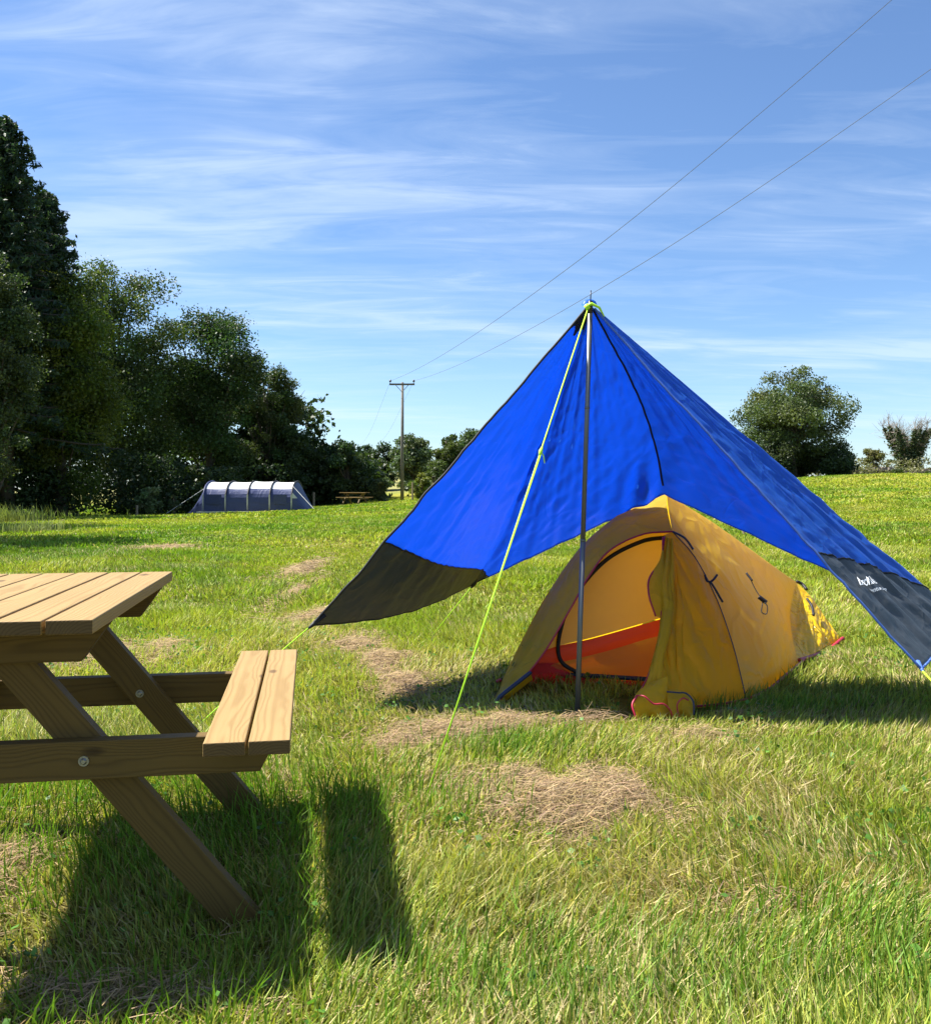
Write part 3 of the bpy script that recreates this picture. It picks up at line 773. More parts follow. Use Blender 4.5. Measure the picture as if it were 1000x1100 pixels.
# bare piping, zips
def pipe(name, pts, r, mat, n=50, dy=-.006, label=None, dz=0, dx=0):
    c = curve(pts, n); c = c+np.array([dx, dy, dz]); m = MB(); m.tube(c, r, 6); return m.build(name, mat, tent, True, label=label)
pipe('piping', lip, .005, M_redt)
pipe('piping', gl, .004, M_redt, dy=-.022)
pipe('piping', hem, .008, M_redt, dy=-.03, dz=.022, dx=.02)
pipe('piping', e2, .013, M_redt, dy=-.012, dz=.018)
pipe('piping', WL([(706, 766, 4.39), (745, 762, 4.49), (775, 759, 4.57), (801, 754, 4.63)]), .006, M_redt, dy=-.03, dz=.02)
pipe('piping', WL([(684, 747, 4.25), (692, 748, 4.22), (702, 756, 4.21), (712, 756, 4.21), (719, 762, 4.21), (722, 770, 4.22)]), .004, M_redt)
pipe('piping', WL([(716, 743, 4.28), (728, 744, 4.28), (737, 745, 4.3), (744, 753, 4.28), (745, 768, 4.24)]), .004, M_navy)
pipe('piping', WL([(729, 770, 4.22), (727, 757, 4.22), (733, 750, 4.23), (739, 752, 4.24)]), .0035, M_redt)
pipe('piping', WL([(684, 747, 4.25), (679, 757, 4.22), (682, 768, 4.2), (685, 776, 4.2)]), .0055, M_redt)
pipe('piping', WL([(712, 577, 4.84), (710, 600, 4.76), (697, 622, 4.65), (697, 640, 4.60), (704, 662, 4.58)]), .0045, M_redt, dy=-.004)
pipe('hoop_seam', dr, .0028, M_navy)
pipe('pole_tip', WL([(722, 571, 4.95), (735, 578, 4.95), (744, 590, 4.95)]), .006, M_navy, dy=-.01)
pipe('zip_tape', WL([(528, 757, 4.55), (540, 746, 4.58), (555, 734, 4.63), (570, 722, 4.68)]), .011, M_navy, dy=-.004)
pipe('corner_tab', WL([(526, 759, 4.53), (532, 757, 4.53)]), .010, M_redt)
pipe('corner_tab', WL([(533, 733, 4.98), (538, 730, 4.97)]), .010, M_redt)
# small folded underside of the porch corner
Sx = coons(WL([(528, 758, 4.55), (570, 722, 4.68)]), WL([(537, 758, 4.62), (572, 730, 4.75)]), WL([(528, 758, 4.55), (537, 758, 4.62)]), WL([(570, 722, 4.68), (572, 730, 4.75)]), 12, 6)
sheet('porch_hem', Sx, M_yel, tent, .004, .002, (3, 3), 35)
# toggles and side guy loops
for pts in ([(755, 617, 4.86), (757, 623, 4.84), (762, 626, 4.83), (774, 646, 4.80)], [(768, 617, 4.90), (764, 622, 4.86), (760, 625, 4.84)]):
    pipe('toggle_loop', WL(pts), .006, M_black, dy=-.04)
for pts, r in (([(796, 614, 5.30), (802, 622, 5.27)], .007), ([(800, 620, 5.28), (806, 632, 5.25), (812, 641, 5.22)], .0028), ([(809, 639, 5.23), (817, 645, 5.22)], .012), ([(813, 645, 5.22), (812, 655, 5.2), (817, 657, 5.19), (818, 649, 5.2), (815, 645, 5.21)], .003)):
    pipe('guy_loop', WL(pts), r, M_black, 14, dy=-.10)
pipe('guy_loop', WL([(854, 624, 6.9), (860, 627, 6.9), (865, 633, 6.85)]), .011, M_black, 10, dy=-.03)
pipe('guy_loop', WL([(864, 642, 6.65), (869, 650, 6.6), (871, 660, 6.5)]), .009, M_black, 10, dy=-.05)
# printed grey triangle on the porch panel
def near_on(Sg, px, py):
    d = Sg[..., 1]; sx = 500+Sg[..., 0]/d*1000; sy = 525-(Sg[..., 2]-CAMZ)/d*1000
    k = np.argmin((sx-px)**2+(sy-py)**2); return np.unravel_index(k, sx.shape)
m = MB()
M_print = simple('grey_print', (.16, .14, .05), .9, spec=0)
def onporch(px, py):
    i, j = near_on(S1, px, py); d = S1[i, j, 1]-.004; return W(px, py, d)
tri = [onporch(570, 686), onporch(575, 694), onporch(563, 698), onporch(560, 693)]
m.add(tri, [(0, 1, 2, 3)]); m.add([onporch(552, 711), onporch(555, 713), onporch(552, 717), onporch(549, 715)], [(0, 1, 2, 3)])
m.build('printed_mark', M_print, tent)
# inner tent: door wall in bands
def inner(px, py):
    z_d = 5.14-(py-560)/175*.10
    return W(px, py, z_d)
def band(name, top, bot, mat, n=40, wr=.003, label=None):
    T = curve([inner(*p) for p in top], n); B = curve([inner(*p) for p in bot], n)
    vv = np.linspace(0, 1, 24)[:, None, None]; Sx = T[None]*(1-vv)+B[None]*vv
    return sheet(name, Sx, mat, tent, .01, wr, (5, 3), 41, label)
def band2(name, top, bot, left, right, mat):
    Sx = coons([inner(*p) for p in top], [inner(*p) for p in bot], [inner(*p) for p in left], [inner(*p) for p in right], 40, 40)
    return sheet(name, Sx, mat, tent, .01, .004, (4, 3), 41)
band2('inner_wall', [(690, 568), (708, 566), (722, 568)], [(572, 703), (600, 694), (640, 684), (724, 660)], [(690, 568), (660, 580), (628, 602), (598, 650), (572, 703)], [(722, 568), (724, 660)], M_inner)
band('inner_band', [(570, 704), (600, 694), (640, 685), (724, 661)], [(564, 718), (600, 712), (650, 700), (690, 688), (724, 679)], M_redp, label='bright red band low on the inner door')
band('mesh_panel', [(564, 718), (600, 712), (650, 700), (690, 688), (724, 679)], [(562, 722), (640, 724), (724, 729)], M_mesh)
band('zip_band', [(600, 722), (640, 724), (724, 729)], [(600, 727), (640, 729), (724, 734)], M_navy)
band('groundsheet', [(552, 713), (570, 712), (600, 713), (625, 728), (724, 734)], [(546, 740), (570, 739), (620, 738), (724, 741)], M_red, label='red bathtub groundsheet below the inner door')
pipe('door_zip', [inner(*p) for p in [(716, 577), (690, 581), (655, 598), (630, 622), (611, 650), (602, 675), (599, 698), (604, 712), (620, 722)]], .012, M_black, 60, dy=-.02)
m = MB()
m.add([(.35, 5.12, .012), (1.32, 5.02, .012), (2.0, 5.95, .012), (2.3, 6.5, .012), (1.5, 6.9, .012)], [(0, 1, 2, 3, 4)]); m.build('floor', M_red, tent)
# sleeping mat inside, behind the mesh
mt = MB(); c0 = np.array([.86, 5.35, .03]); pr = []
for k in range(24):
    a = 2*PI*k/24; pr.append((math.copysign(abs(math.cos(a))**.6, math.cos(a))*.13, math.copysign(abs(math.sin(a))**.8, math.sin(a))*.075))
ax = np.array([.5, .85, 0]); ax /= np.linalg.norm(ax); sx_ = np.array([ax[1], -ax[0], 0])
pts0 = [c0+sx_*a+np.array([0, 0, .09+b]) for a, b in pr]; pts1 = [p+ax*.8 for p in pts0]
mt.add(pts0+pts1, [tuple(range(24))]+[tuple(range(47, 23, -1))]+[(k, (k+1) % 24, 24+(k+1) % 24, 24+k) for k in range(24)])
mo = mt.build('sleeping_bag', M_mat, None, True, bevel=.01, origin=c0)
tag(mo, 'blue grey sleeping bag lying inside the yellow tent behind its mesh door', 'sleeping bag')

# ------------------------------------------------------------------ far blue tunnel tent
def tunnel_tent():
    d = 50.0; x0 = (228-500)/1000*d; x1 = (318-500)/1000*d; gx = float(ground((x0+x1)/2, d))
    r = thing('tunnel_tent', 'large navy tunnel tent with pale roof at the edge of the wood', 'tent', ((x0+x1)/2, d, gx))
    H = 1.62; Wd = 1.75
    hx = np.linspace(x0, x1, 5); yaw = .10
    def arch(x, k, n=24, h=H, w=Wd, lift=0):
        out = []
        for i in range(n+1):
            a = PI*i/n
            yy = -math.cos(a)*w; zz = (abs(math.sin(a))**.52)*h
            out.append(np.array([x+lift*0, d+yy+(x-x0)*yaw, gx+zz]))
        return out
    m_r, m_w, m_v = MB(), MB(), MB()
    segs = 10
    for i in range(4):
        xs = np.linspace(hx[i], hx[i+1], segs+1)
        rows = [arch(x, 0, h=H-.03*math.sin(PI*k/segs)+(.03 if i == 2 else 0), w=Wd-.03*math.sin(PI*k/segs)) for k, x in enumerate(xs)]
        for k in range(segs):
            for j in range(24):
                q = [rows[k][j], rows[k][j+1], rows[k+1][j+1], rows[k+1][j]]
                (m_r if 5 <= j < 19 else m_w if j < 5 else m_v).add(q, [(0, 1, 2, 3)])
    m_r.build('roof', M_paleroof, r, True); m_w.build('wall', M_navyf, r, True); m_v.build('wall', M_navyf, r, True)
    for i, x in enumerate(hx):
        m = MB(); m.tube([p+np.array([0, 0, .015]) for p in arch(x, 0, h=H+.02, w=Wd+.02)], .045, 6); m.build('hoop', M_black if i else M_navyf, r, True)
    # sloping ends
    for s, x, xe, nm in ((-1, x0, (211-500)/1000*d, 'rear_end'), (1, x1, (334-500)/1000*d, 'front_end')):
        a = arch(x, 0); m = MB(); base = [np.array([xe, d+yy+(x-x0)*yaw, gx]) for yy in np.linspace(-Wd*.93, Wd*.93, 25)]
        vs = a+base; m.add(vs, [(j, j+1, 26+j, 25+j) for j in range(24)]); m.build(nm, M_navyf, r, False)
    # windows, skirt, guy lines
    for xa, xb in ((hx[0]+.15, hx[0]+.95), (hx[3]+.2, hx[3]+.9)):
        m = MB(); y_ = d-Wd*.985-.03+(xa-x0)*yaw; m.box(xa, xb, y_-.02, y_+.02, gx+.45, gx+.95, 'x'); m.build('window_flap', M_navyf, r)
    m = MB(); m.box(x0-.3, x1+.3, d-Wd-.14, d-Wd-.02, gx-.03, gx+.08, 'x'); m.build('mud_skirt', M_skirt, r)
    m = MB(); m.add([(x1+.05, d-Wd+.45, gx+1.05), (x1+.30, d-Wd+.55, gx+.75), (x1+.05, d-Wd+.4, gx+.75)], [(0, 1, 2)]); m.build('side_window', M_skirt, r)
    for x, sx in ((x0, -1), (x1, 1)):
        m = MB(); m.tube([(x, d-Wd*.5, gx+H*.85), (x+sx*1.6, d-Wd-.9, gx)], .012, 5); m.build('guy_line', M_skirt, r)
    for x in hx:
        m = MB(); m.box(x-.035, x+.035, d-Wd-.05+(x-x0)*yaw, d-Wd-.02+(x-x0)*yaw, gx+.05, gx+.95, 'z')
        m.build('webbing', M_skirt, r)
    return r
tunnel_tent()

# ------------------------------------------------------------------ power pole and lines
px_, py_ = (432-500)/1000*65, 65.0; pz = float(ground(px_, py_))
pp = thing('power_pole', 'tall wooden power pole with crossarm at the far hedge', 'power pole', (px_, py_, pz))
ptop = CAMZ+.1145*65
m = MB(); m.tube([(px_, py_, pz-.3), (px_+.02, py_, ptop)], [.13, .09], 12); m.build('post', M_pole, pp, True)
m = MB(); m.box(px_-.88, px_+.88, py_-.18, py_-.08, ptop-.22, ptop-.10, 'x'); m.build('crossarm', M_pole, pp)
m = MB()
for s in (-1, 1): m.tube([(px_+s*.45, py_-.12, ptop-.2), (px_, py_-.1, ptop-.7)], .02, 5)
m.build('arm_brace', M_wire, pp)
for s in (-.82, .82):
    m = MB(); m.tube([(px_+s, py_-.13, ptop-.1), (px_+s, py_-.13, ptop+.0), (px_+s, py_-.13, ptop+.02), (px_+s, py_-.13, ptop+.16)], [.02, .02, .09, .06], 8); m.build('insulator', M_porc, pp, True)
for s, lab in ((-.82, 'upper overhead wire sweeping from the left insulator up to the top right'), (.82, 'lower overhead wire from the right insulator to the right edge of the sky')):
    pts = []; xs_ = px_+s
    zb = 7.19 if s < 0 else 7.07
    for y in np.linspace(65, -14, 80):
        x = xs_+(65-y)*.2067
        k = (ptop+.1-zb)/(40**2) if y > 25 else .0022
        pts.append((x, y, zb+k*(y-25)**2))
    m = MB(); m.tube(pts, [max(.004, min(.008, abs(p[1])*.00030)) for p in pts], 5); o = m.build('overhead_wire', M_wire, None, True, origin=(xs_, 65, ptop)); tag(o, lab, 'power line', 'overhead wires from the power pole')
    e = (px_+s-7, 103, pz+5.2); mid = ((px_+s+e[0])/2, 84, (ptop+e[2])/2-1.0)
    m = MB(); m.tube(curve([(px_+s, 65, ptop+.08), mid, e], 16), .006, 5)
    o = m.build('overhead_wire', M_wire, None, True, origin=(xs_, 65, ptop)); tag(o, ('faint wire leaving the %s end of the crossarm down behind the trees' % ('left' if s < 0 else 'right')), 'power line', 'overhead wires from the power pole')

# ------------------------------------------------------------------ posts, wire, wall
def post(px, ytop, ybase, d, r, label):
    x = (px-500)/1000*d; z = float(ground(x, d)); h = (ybase-ytop)/1000*d
    m = MB(); n = 8
    m.tube([(x, d, z-.2), (x+.01, d, z+h*.97), (x+.01, d, z+h)], [r, r*.94, r*.8], n); o = m.build('fence_post', M_post, None, False, origin=(x, d, z)); tag(o, label, 'post', 'wooden posts in the field')
post(337, 528, 544, 60, .075, 'wooden post standing just right of the blue tunnel tent')
post(443, 521, 541, 55, .06, 'thin wooden post right of the power pole, near the tarp edge')
post(147, 531, 543, 45, .06, 'wooden post in front of the dark wood beside a sapling')
post(799, 566, 579, 20, .045, 'short wooden stake in the grass seen below the tarp, right of the tent top')
m = MB(); rp = []
for px in np.linspace(700, 1120, 30):
    x = (px-500)/1000*48; rp.append((x, 48, float(ground(26, 48))+.62+.02*math.sin(px)))
rz0 = CAMZ-(524-525)/1000*48
rp = [(p[0], 48, rz0-.0*k) for k, p in enumerate(rp)]
m.tube(rp, .014, 5)
o = m.build('fence_rope', M_rope, None, True, origin=(20, 48, 0)); tag(o, 'thin white fence rope stretched across the right hand field', 'rope')
for px in (700, 1120):
    x = (px-500)/1000*48; z = float(ground(x, 48)); mm = MB(); mm.tube([(x, 48, z-.1), (x, 48, rz0+.05)], .03, 6)
    pass

# ------------------------------------------------------------------ vegetation
def leaf_quads(P, size, rng, col, up=.3, aspect=.6):
    n = len(P)
    nrm = rng.normal(0, 1, (n, 3)); nrm[:, 2] += up; nrm /= np.linalg.norm(nrm, axis=1, keepdims=True)
    t = rng.normal(0, 1, (n, 3)); t -= nrm*(t*nrm).sum(1, keepdims=True); t /= np.linalg.norm(t, axis=1, keepdims=True)
    b = np.cross(nrm, t); s = (size*rng.uniform(.6, 1.4, n))[:, None]
    V = np.stack([P-t*s*.5, P+b*s*.5*aspect-t*s*.05, P+t*s*.5+nrm*s*.1, P-b*s*.5*aspect+nrm*s*.05], 1)
    C = np.ones((n, 4, 4), np.float32); C[:, :, :3] = col[:, None]
    return V, C
def quads_obj(name, VC, mat, parent=None, loc=None):
    V = np.concatenate([v for v, c in VC]); C = np.concatenate([c for v, c in VC]); n = len(V)
    o = mesh_np(name, V.reshape(-1, 3), np.arange(4*n), np.full(n, 4), mat, False, {'col': C.reshape(-1, 4)}, parent, loc)
    if parent is not None: o.location = (0, 0, 0)
    return o
def lumpy(n, rng, bias=.45):
    v = rng.normal(0, 1, (n, 3)); v /= np.linalg.norm(v, axis=1, keepdims=True)
    return v*(rng.random(n)**bias)[:, None]
def tree(name, label, x, y, H, R, n, leaf, col, seed, base=.18, lv=.4, clumps=60, group='trees', trunk=.28, gap=1.0, bark=None, shape=1.0, skirt=False, colvar=.3, cr=.26, bare=0):
    rng = np.random.default_rng(seed); z0 = float(ground(x, y))-.1
    r = thing(name, label, 'tree' if name != 'bush' and name != 'hedge_bush' else 'bush', (x, y, z0), group)
    ch = H*(1-base)/2; cz = z0+H*base+ch
    # clump centres inside an uneven ellipsoid
    v = lumpy(clumps, rng, .38)
    az = np.arctan2(v[:, 1], v[:, 0]); lump = 1-lv/2+lv*vnoise(az*1.6+seed, v[:, 2]*2.2+seed*.3, seed)
    zz = v[:, 2]; wz = np.where(zz > 0, np.sqrt(np.clip(1-np.abs(zz)**2.2*.15, 0, 1)), 1.0-.15*np.abs(zz)*shape)
    cc = np.stack([x+v[:, 0]*R*lump*wz*.84, y+v[:, 1]*R*lump*wz*.84, cz+zz*ch*lump*.9+(lump-1)*0], -1)
    crr = R*cr*rng.uniform(.55, 1.3, clumps)
    # trunk and limbs
    m = MB(); tp = []
    for i, t in enumerate(np.linspace(0, .8, 7)):
        tp.append((x+rng.normal(0, .03)*R*t*3, y+rng.normal(0, .03)*R*t*3, z0+H*t))
    tr = [trunk*(1.25 if i == 0 else 1-.14*i) for i in range(7)]
    m.tube(tp, [max(.03, q) for q in tr], 8)
    for k in range(min(clumps, 26)):
        c = cc[k]; hgt = np.clip((c[2]-z0)*.55, H*.08, H*.72); i = min(int(hgt/H/.8*6), 5)
        f = hgt/H/.8*6-i; s0 = np.array(tp[i])*(1-f)+np.array(tp[i+1])*f
        mid = s0*.5+c*.5+np.array([0, 0, -.04*H]); m.tube([s0, mid, c], [trunk*.34, trunk*.2, .025], 5, False)
    if bare:
        for k in range(bare):
            a = rng.uniform(0, 2*PI); el = rng.uniform(.1, 1.3); s0 = cc[rng.integers(clumps)]
            d_ = np.array([math.cos(a)*math.cos(el), math.sin(a)*math.cos(el), math.sin(el)])*R*rng.uniform(.3, .75)
            q = [s0, s0+d_*.5+rng.normal(0, .05, 3)*R, s0+d_]
            m.tube(q, [.035, .022, .008], 4, False)
            for _ in range(3):
                e = rng.normal(0, 1, 3); e[2] = abs(e[2]); e /= np.linalg.norm(e); m.tube([q[1], q[1]+e*R*.2], [.015, .006], 4, False)
    m.build('trunk', bark or M_bark, r, True)
    n = int(n*1.3); leaf = leaf*.86
    k = rng.choice(clumps, n, p=crr**2/np.sum(crr**2))
    # leaves sit in a shell around each clump
    d = rng.normal(0, 1, (n, 3)); d /= np.linalg.norm(d, axis=1, keepdims=True)
    rad = rng.random(n)**.42*crr[k]*rng.uniform(.8, 1.25, n)
    nz = .7+.7*vnoise(d[:, 0]*2.5+k*3.1, d[:, 1]*2.5+d[:, 2]*2, seed+3)
    P = cc[k]+d*(rad*nz)[:, None]*np.array([1.05, 1.05, .78])
    P[:, 2] = np.maximum(P[:, 2], ground(P[:, 0], P[:, 1])+.05)
    cv = rng.uniform(1-colvar, 1+colvar, clumps)[k]*rng.uniform(.75, 1.25, n)
    hue = rng.uniform(.85, 1.2, clumps)[k]
    c = np.array(col)[None]*cv[:, None]*np.stack([hue, np.ones(n), np.ones(n)], -1)
    quads_obj('crown', [leaf_quads(P, leaf, rng, c)], M_leaf, r, ORI[r.name])
    return r
def at(px, d): return (px-500)/1000*d, d
def ptree(name, label, px, top, hwpx, d, n, leaf, col, seed, ybase=None, **k):
    x, y = at(px, d); z = float(ground(x, y)); H = CAMZ-(top-525)/1000*d-z
    return tree(name, label, x, y, H*1.0, hwpx/1000*d, n, leaf, col, seed, **k)

def spruce(label, px, top, hwpx, d, seed, col, group):
    rng = np.random.default_rng(seed); x, y = at(px, d); z0 = float(ground(x, y))-.1; H = CAMZ-(top-525)/1000*d-z0; R = hwpx/1000*d
    r = thing('spruce_tree', label, 'tree', (x, y, z0), group)
    m = MB(); m.tube([(x, y, z0), (x, y, z0+H*.5), (x+.05, y, z0+H*.97)], [.34, .2, .02], 8)
    Ps = []
    nb = 330
    for k in range(nb):
        h = .2+.78*(k/nb)**.9; a = k*2.399+rng.uniform(-.3, .3); L = R*(1-h)**.6*rng.uniform(.5, 1.3)*(1.0 if h < .93 else .8)+.12
        s0 = np.array([x, y, z0+H*h]); dv = np.array([math.cos(a), math.sin(a), 0])
        tpn = 8; pts = []
        for t in np.linspace(0, 1, tpn): pts.append(s0+dv*L*t+np.array([0, 0, L*(.12*t-.38*t*t+.20*t**4)]))
        m.tube(pts, [.05*(1-h)+.012]*(tpn-1)+[.006], 4, False)
        nl = int(30+130*L/R)
        t = rng.random(nl)**.8; i = np.minimum((t*(tpn-1)).astype(int), tpn-2); f = (t*(tpn-1)-i)[:, None]
        pa = np.array(pts); q = pa[i]*(1-f)+pa[i+1]*f
        side = np.array([-dv[1], dv[0], 0]); wd = L*.26*(1-t*.75)
        q = q+side*(rng.uniform(-1, 1, nl)*wd)[:, None]+np.array([0, 0, 1])*(-rng.random(nl)*.28-np.abs(rng.normal(0, .04, nl)))[:, None]
        Ps.append(q)
    m.build('trunk', M_bark, r, True)
    P = np.concatenate(Ps); n = len(P)
    c = np.array(col)*rng.uniform(.65, 1.35, n)[:, None]
    quads_obj('crown', [leaf_quads(P, .30, rng, c, -.2, .34)], M_leaf, r, ORI[r.name]); return r

GW = 'trees along the edge of the left wood'
spruce('dark tall spruce rising above the wood at the far left edge', 8, 116, 95, 44, 1, (.030, .058, .030), GW)
spruce('second spruce with pale drooping branch tips behind the broad trees at left', 50, 196, 74, 47, 2, (.036, .066, .036), GW)
D1 = (.040, .075, .016); D2 = (.055, .095, .018); D3 = (.075, .10, .045)
ptree('willow_tree', 'grey green leafy tree cut off by the left edge of the picture', -12, 238, 58, 37, 36000, .14, (.062, .09, .034), 3, group=GW, base=.03, clumps=110, lv=.22, cr=.29)
ptree('broadleaf_tree', 'yellow green broad tree in front of the spruces at the left', 66, 284, 76, 46, 44000, .17, (.085, .115, .016), 4, group=GW, base=.02, clumps=120, lv=.22, cr=.29)
ptree('broadleaf_tree', 'tallest rounded broadleaf tree in the left wood, pale lit top', 130, 256, 78, 58, 60000, .19, (.062, .095, .024), 5, group=GW, base=.03, clumps=120, lv=.22, cr=.29)
ptree('broadleaf_tree', 'dark rounded tree behind the left end of the blue tunnel tent', 226, 319, 60, 62, 38000, .20, (.046, .082, .022), 6, group=GW, base=.06, clumps=100, lv=.22, cr=.29, trunk=.32)
ptree('ash_tree', 'thin airy tree with sky showing through, above the tunnel tent', 288, 381, 42, 66, 26000, .18, (.06, .088, .028), 207, group=GW, lv=.25, base=.10, clumps=60, cr=.22, bare=16)
ptree('broadleaf_tree', 'low dark tree right behind the tunnel tent front', 318, 452, 32, 66, 15000, .20, (.05, .082, .028), 8, group=GW, base=.0, clumps=50)
ptree('broadleaf_tree', 'round dark tree left of the power pole, behind the far picnic table', 373, 468, 31, 66, 15000, .22, (.042, .072, .028), 9, group='trees along the far hedge', base=.0, clumps=60)
ptree('broadleaf_tree', 'small distant dark tree between two rounded trees left of the power pole', 406, 472, 25, 95, 9000, .3, (.035, .06, .028), 210, group='trees along the far hedge', base=.0, clumps=40)
ptree('broadleaf_tree', 'grey green round tree directly behind the power pole', 444, 463, 29, 92, 13000, .3, (.085, .115, .055), 11, group='trees along the far hedge', base=.02, clumps=60)
ptree('broadleaf_tree', 'darker pointed tree right of the power pole beside the tarp', 480, 457, 21, 70, 11000, .22, (.062, .092, .026), 12, group='trees along the far hedge', base=.0, clumps=50)
ptree('broadleaf_tree', 'leafy tree top showing over the left edge of the blue tarp', 515, 456, 36, 96, 12000, .3, (.055, .09, .035), 13, group='trees along the far hedge', base=.0, clumps=60)
ptree('bush', 'low light green bush at the foot of the power pole hedge', 408, 508, 15, 66, 4500, .16, (.09, .12, .05), 14, group='bushes along the far hedge', base=-.1, clumps=26, trunk=.05)
ptree('bush', 'yellow green young bush just right of the power pole', 452, 506, 13, 62, 3600, .15, (.13, .17, .03), 15, group='bushes along the far hedge', base=.0, clumps=22, trunk=.05)
ptree('bush', 'dense green bush against the left hem of the tarp', 466, 500, 18, 66, 5200, .17, (.075, .11, .035), 16, group='bushes along the far hedge', base=-.1, clumps=26, trunk=.05)
ptree('bush', 'pale sapling bush standing before the dark left wood', 160, 518, 17, 47, 1700, .17, (.12, .16, .07), 17, group='bushes by the left wood', base=.1, clumps=16, trunk=.05, colvar=.4)
ptree('bush', 'little pale bush between the sapling and the tunnel tent', 187, 529, 8, 48, 700, .13, (.10, .13, .06), 18, group='bushes by the left wood', base=.0, clumps=9, trunk=.04)
ptree('ash_tree', 'large spreading tree alone on the right, taller than the tarp edge', 851, 400, 66, 75, 34000, .22, (.085, .115, .045), 119, group='trees beyond the right hand field', base=.12, clumps=85, cr=.20, trunk=.4)
ptree('bush', 'dark hawthorn bush under the right side of the large spreading tree', 893, 470, 30, 74, 7500, .22, (.045, .070, .03), 20, group='bushes beyond the right hand field', base=-.05, clumps=40, trunk=.08)
ptree('bush', 'dark hawthorn bush under the left side of the large spreading tree', 822, 466, 34, 74, 7500, .22, (.045, .070, .03), 21, group='bushes beyond the right hand field', base=-.05, clumps=40, trunk=.08)
ptree('bush', 'round olive bush standing between the large tree and the ivy covered tree', 938, 477, 14, 86, 3600, .2, (.13, .125, .04), 22, group='bushes beyond the right hand field', base=.02, clumps=24, trunk=.08)
ptree('bush', 'small dark bush touching the round olive bush', 954, 489, 7, 90, 1000, .2, (.035, .055, .025), 23, group='bushes beyond the right hand field', base=.0, clumps=9, trunk=.05)
ptree('bush', 'low green bush in front of the stone wall', 959, 503, 13, 82, 1800, .2, (.08, .10, .035), 24, group='bushes beyond the right hand field', base=-.1, clumps=14, trunk=.05)
ptree('bush', 'low green bush at the right edge in front of the stone wall', 1003, 503, 9, 82, 1200, .2, (.075, .095, .035), 25, group='bushes beyond the right hand field', base=-.1, clumps=10, trunk=.05)

ptree('bush', 'dark hawthorn bush straight under the trunk of the large spreading tree', 858, 474, 28, 77, 6000, .22, (.045, .070, .03), 26, group='bushes beyond the right hand field', base=-.05, clumps=40, trunk=.08)
for i, (x_, y_, h_, r_) in enumerate([(-14.8, 19.5, 11.5, 3.0), (-19.5, 27, 14, 3.6), (-26, 34, 15, 4.0)]):
    tree('broadleaf_tree', ['nearest tree just outside the left edge, shading the lawn behind the table', 'tree outside the left edge shading the middle of the lawn', 'farther tree outside the left edge beside the willow'][i], x_, y_, h_, r_, 9000, .26, D2, 130+i, group=GW, base=.15, clumps=50)
def weeds():
    rng = np.random.default_rng(404); n = 420; cy = np.sqrt(rng.uniform(1.5**2, 7**2, n)); cx = rng.uniform(-.66, .66, n)*cy
    k = rng.integers(0, n, 5200); k = k[fbm(cx[k]*.9, cy[k]*.9, 77, 2) > .47]
    x = cx[k]+rng.normal(0, .045, len(k)); y = cy[k]+rng.normal(0, .045, len(k)); ok = ~in_tent(x, y) & (hayw(x, y) < .3); x = x[ok]; y = y[ok]; m_ = len(x)
    P = np.stack([x, y, ground(x, y)+rng.uniform(.01, .065, m_)], -1)
    c = np.array([.075, .17, .025])*rng.uniform(.6, 1.5, m_)[:, None]
    o = quads_obj('clover', [leaf_quads(P, .020, rng, c, 1.6, .85)], M_leaf); tag(o, 'clover and small broad leaved weeds scattered among the grass', 'weeds', kind='stuff')
weeds()
# ivy covered tree with bare twigs
def ivy_tree():
    rng = np.random.default_rng(61); d = 90; x, y = at(977, d); z0 = float(ground(x, y))-.1; H = CAMZ-(446-525)/1000*d-z0
    r = thing('ivy_tree', 'half bare tree with ivy covered stems at the right edge', 'tree', (x, y, z0), 'trees beyond the right hand field')
    m = MB(); Ps = []
    for k in range(11):
        a = 2*PI*k/11+rng.uniform(-.2, .2); sp_ = rng.uniform(.5, 2.7); top = np.array([x+math.cos(a)*sp_, y+math.sin(a)*sp_, z0+H*rng.uniform(.68, .9)])
        c = curve([(x+math.cos(a)*.1, y, z0), (x+math.cos(a)*sp_*.35, y+math.sin(a)*sp_*.3, z0+H*.35), top], 10)
        m.tube(c, list(np.linspace(.16, .05, 10)), 5, False)
        n = 1600; t = rng.random(n)*.95; i = np.minimum((t*9).astype(int), 8); f = (t*9-i)[:, None]
        Ps.append(c[i]*(1-f)+c[i+1]*f+rng.normal(0, .36, (n, 3))*(1.2-t)[:, None])
        for q in range(40):
            s0 = c[rng.integers(4, 10)]; e = rng.normal(0, .7, 3)+np.array([math.cos(a)*.5, 0, .8]); e /= np.linalg.norm(e); L = rng.uniform(.5, 1.25)
            m.tube([s0, s0+e*L*.5+rng.normal(0, .08, 3), s0+e*L], [.022, .015, .008], 3, False)
            for w_ in range(3):
                e2_ = e+rng.normal(0, .5, 3); m.tube([s0+e*L*.5, s0+e*L*.5+e2_*L*.45], [.012, .007], 3, False)
    m.build('trunk', M_barkp, r, True)
    P = np.concatenate(Ps); c = np.array([.06, .085, .035])*rng.uniform(.6, 1.5, len(P))[:, None]
    quads_obj('crown', [leaf_quads(P, .24, rng, c)], M_leaf, r, ORI[r.name])
ivy_tree()

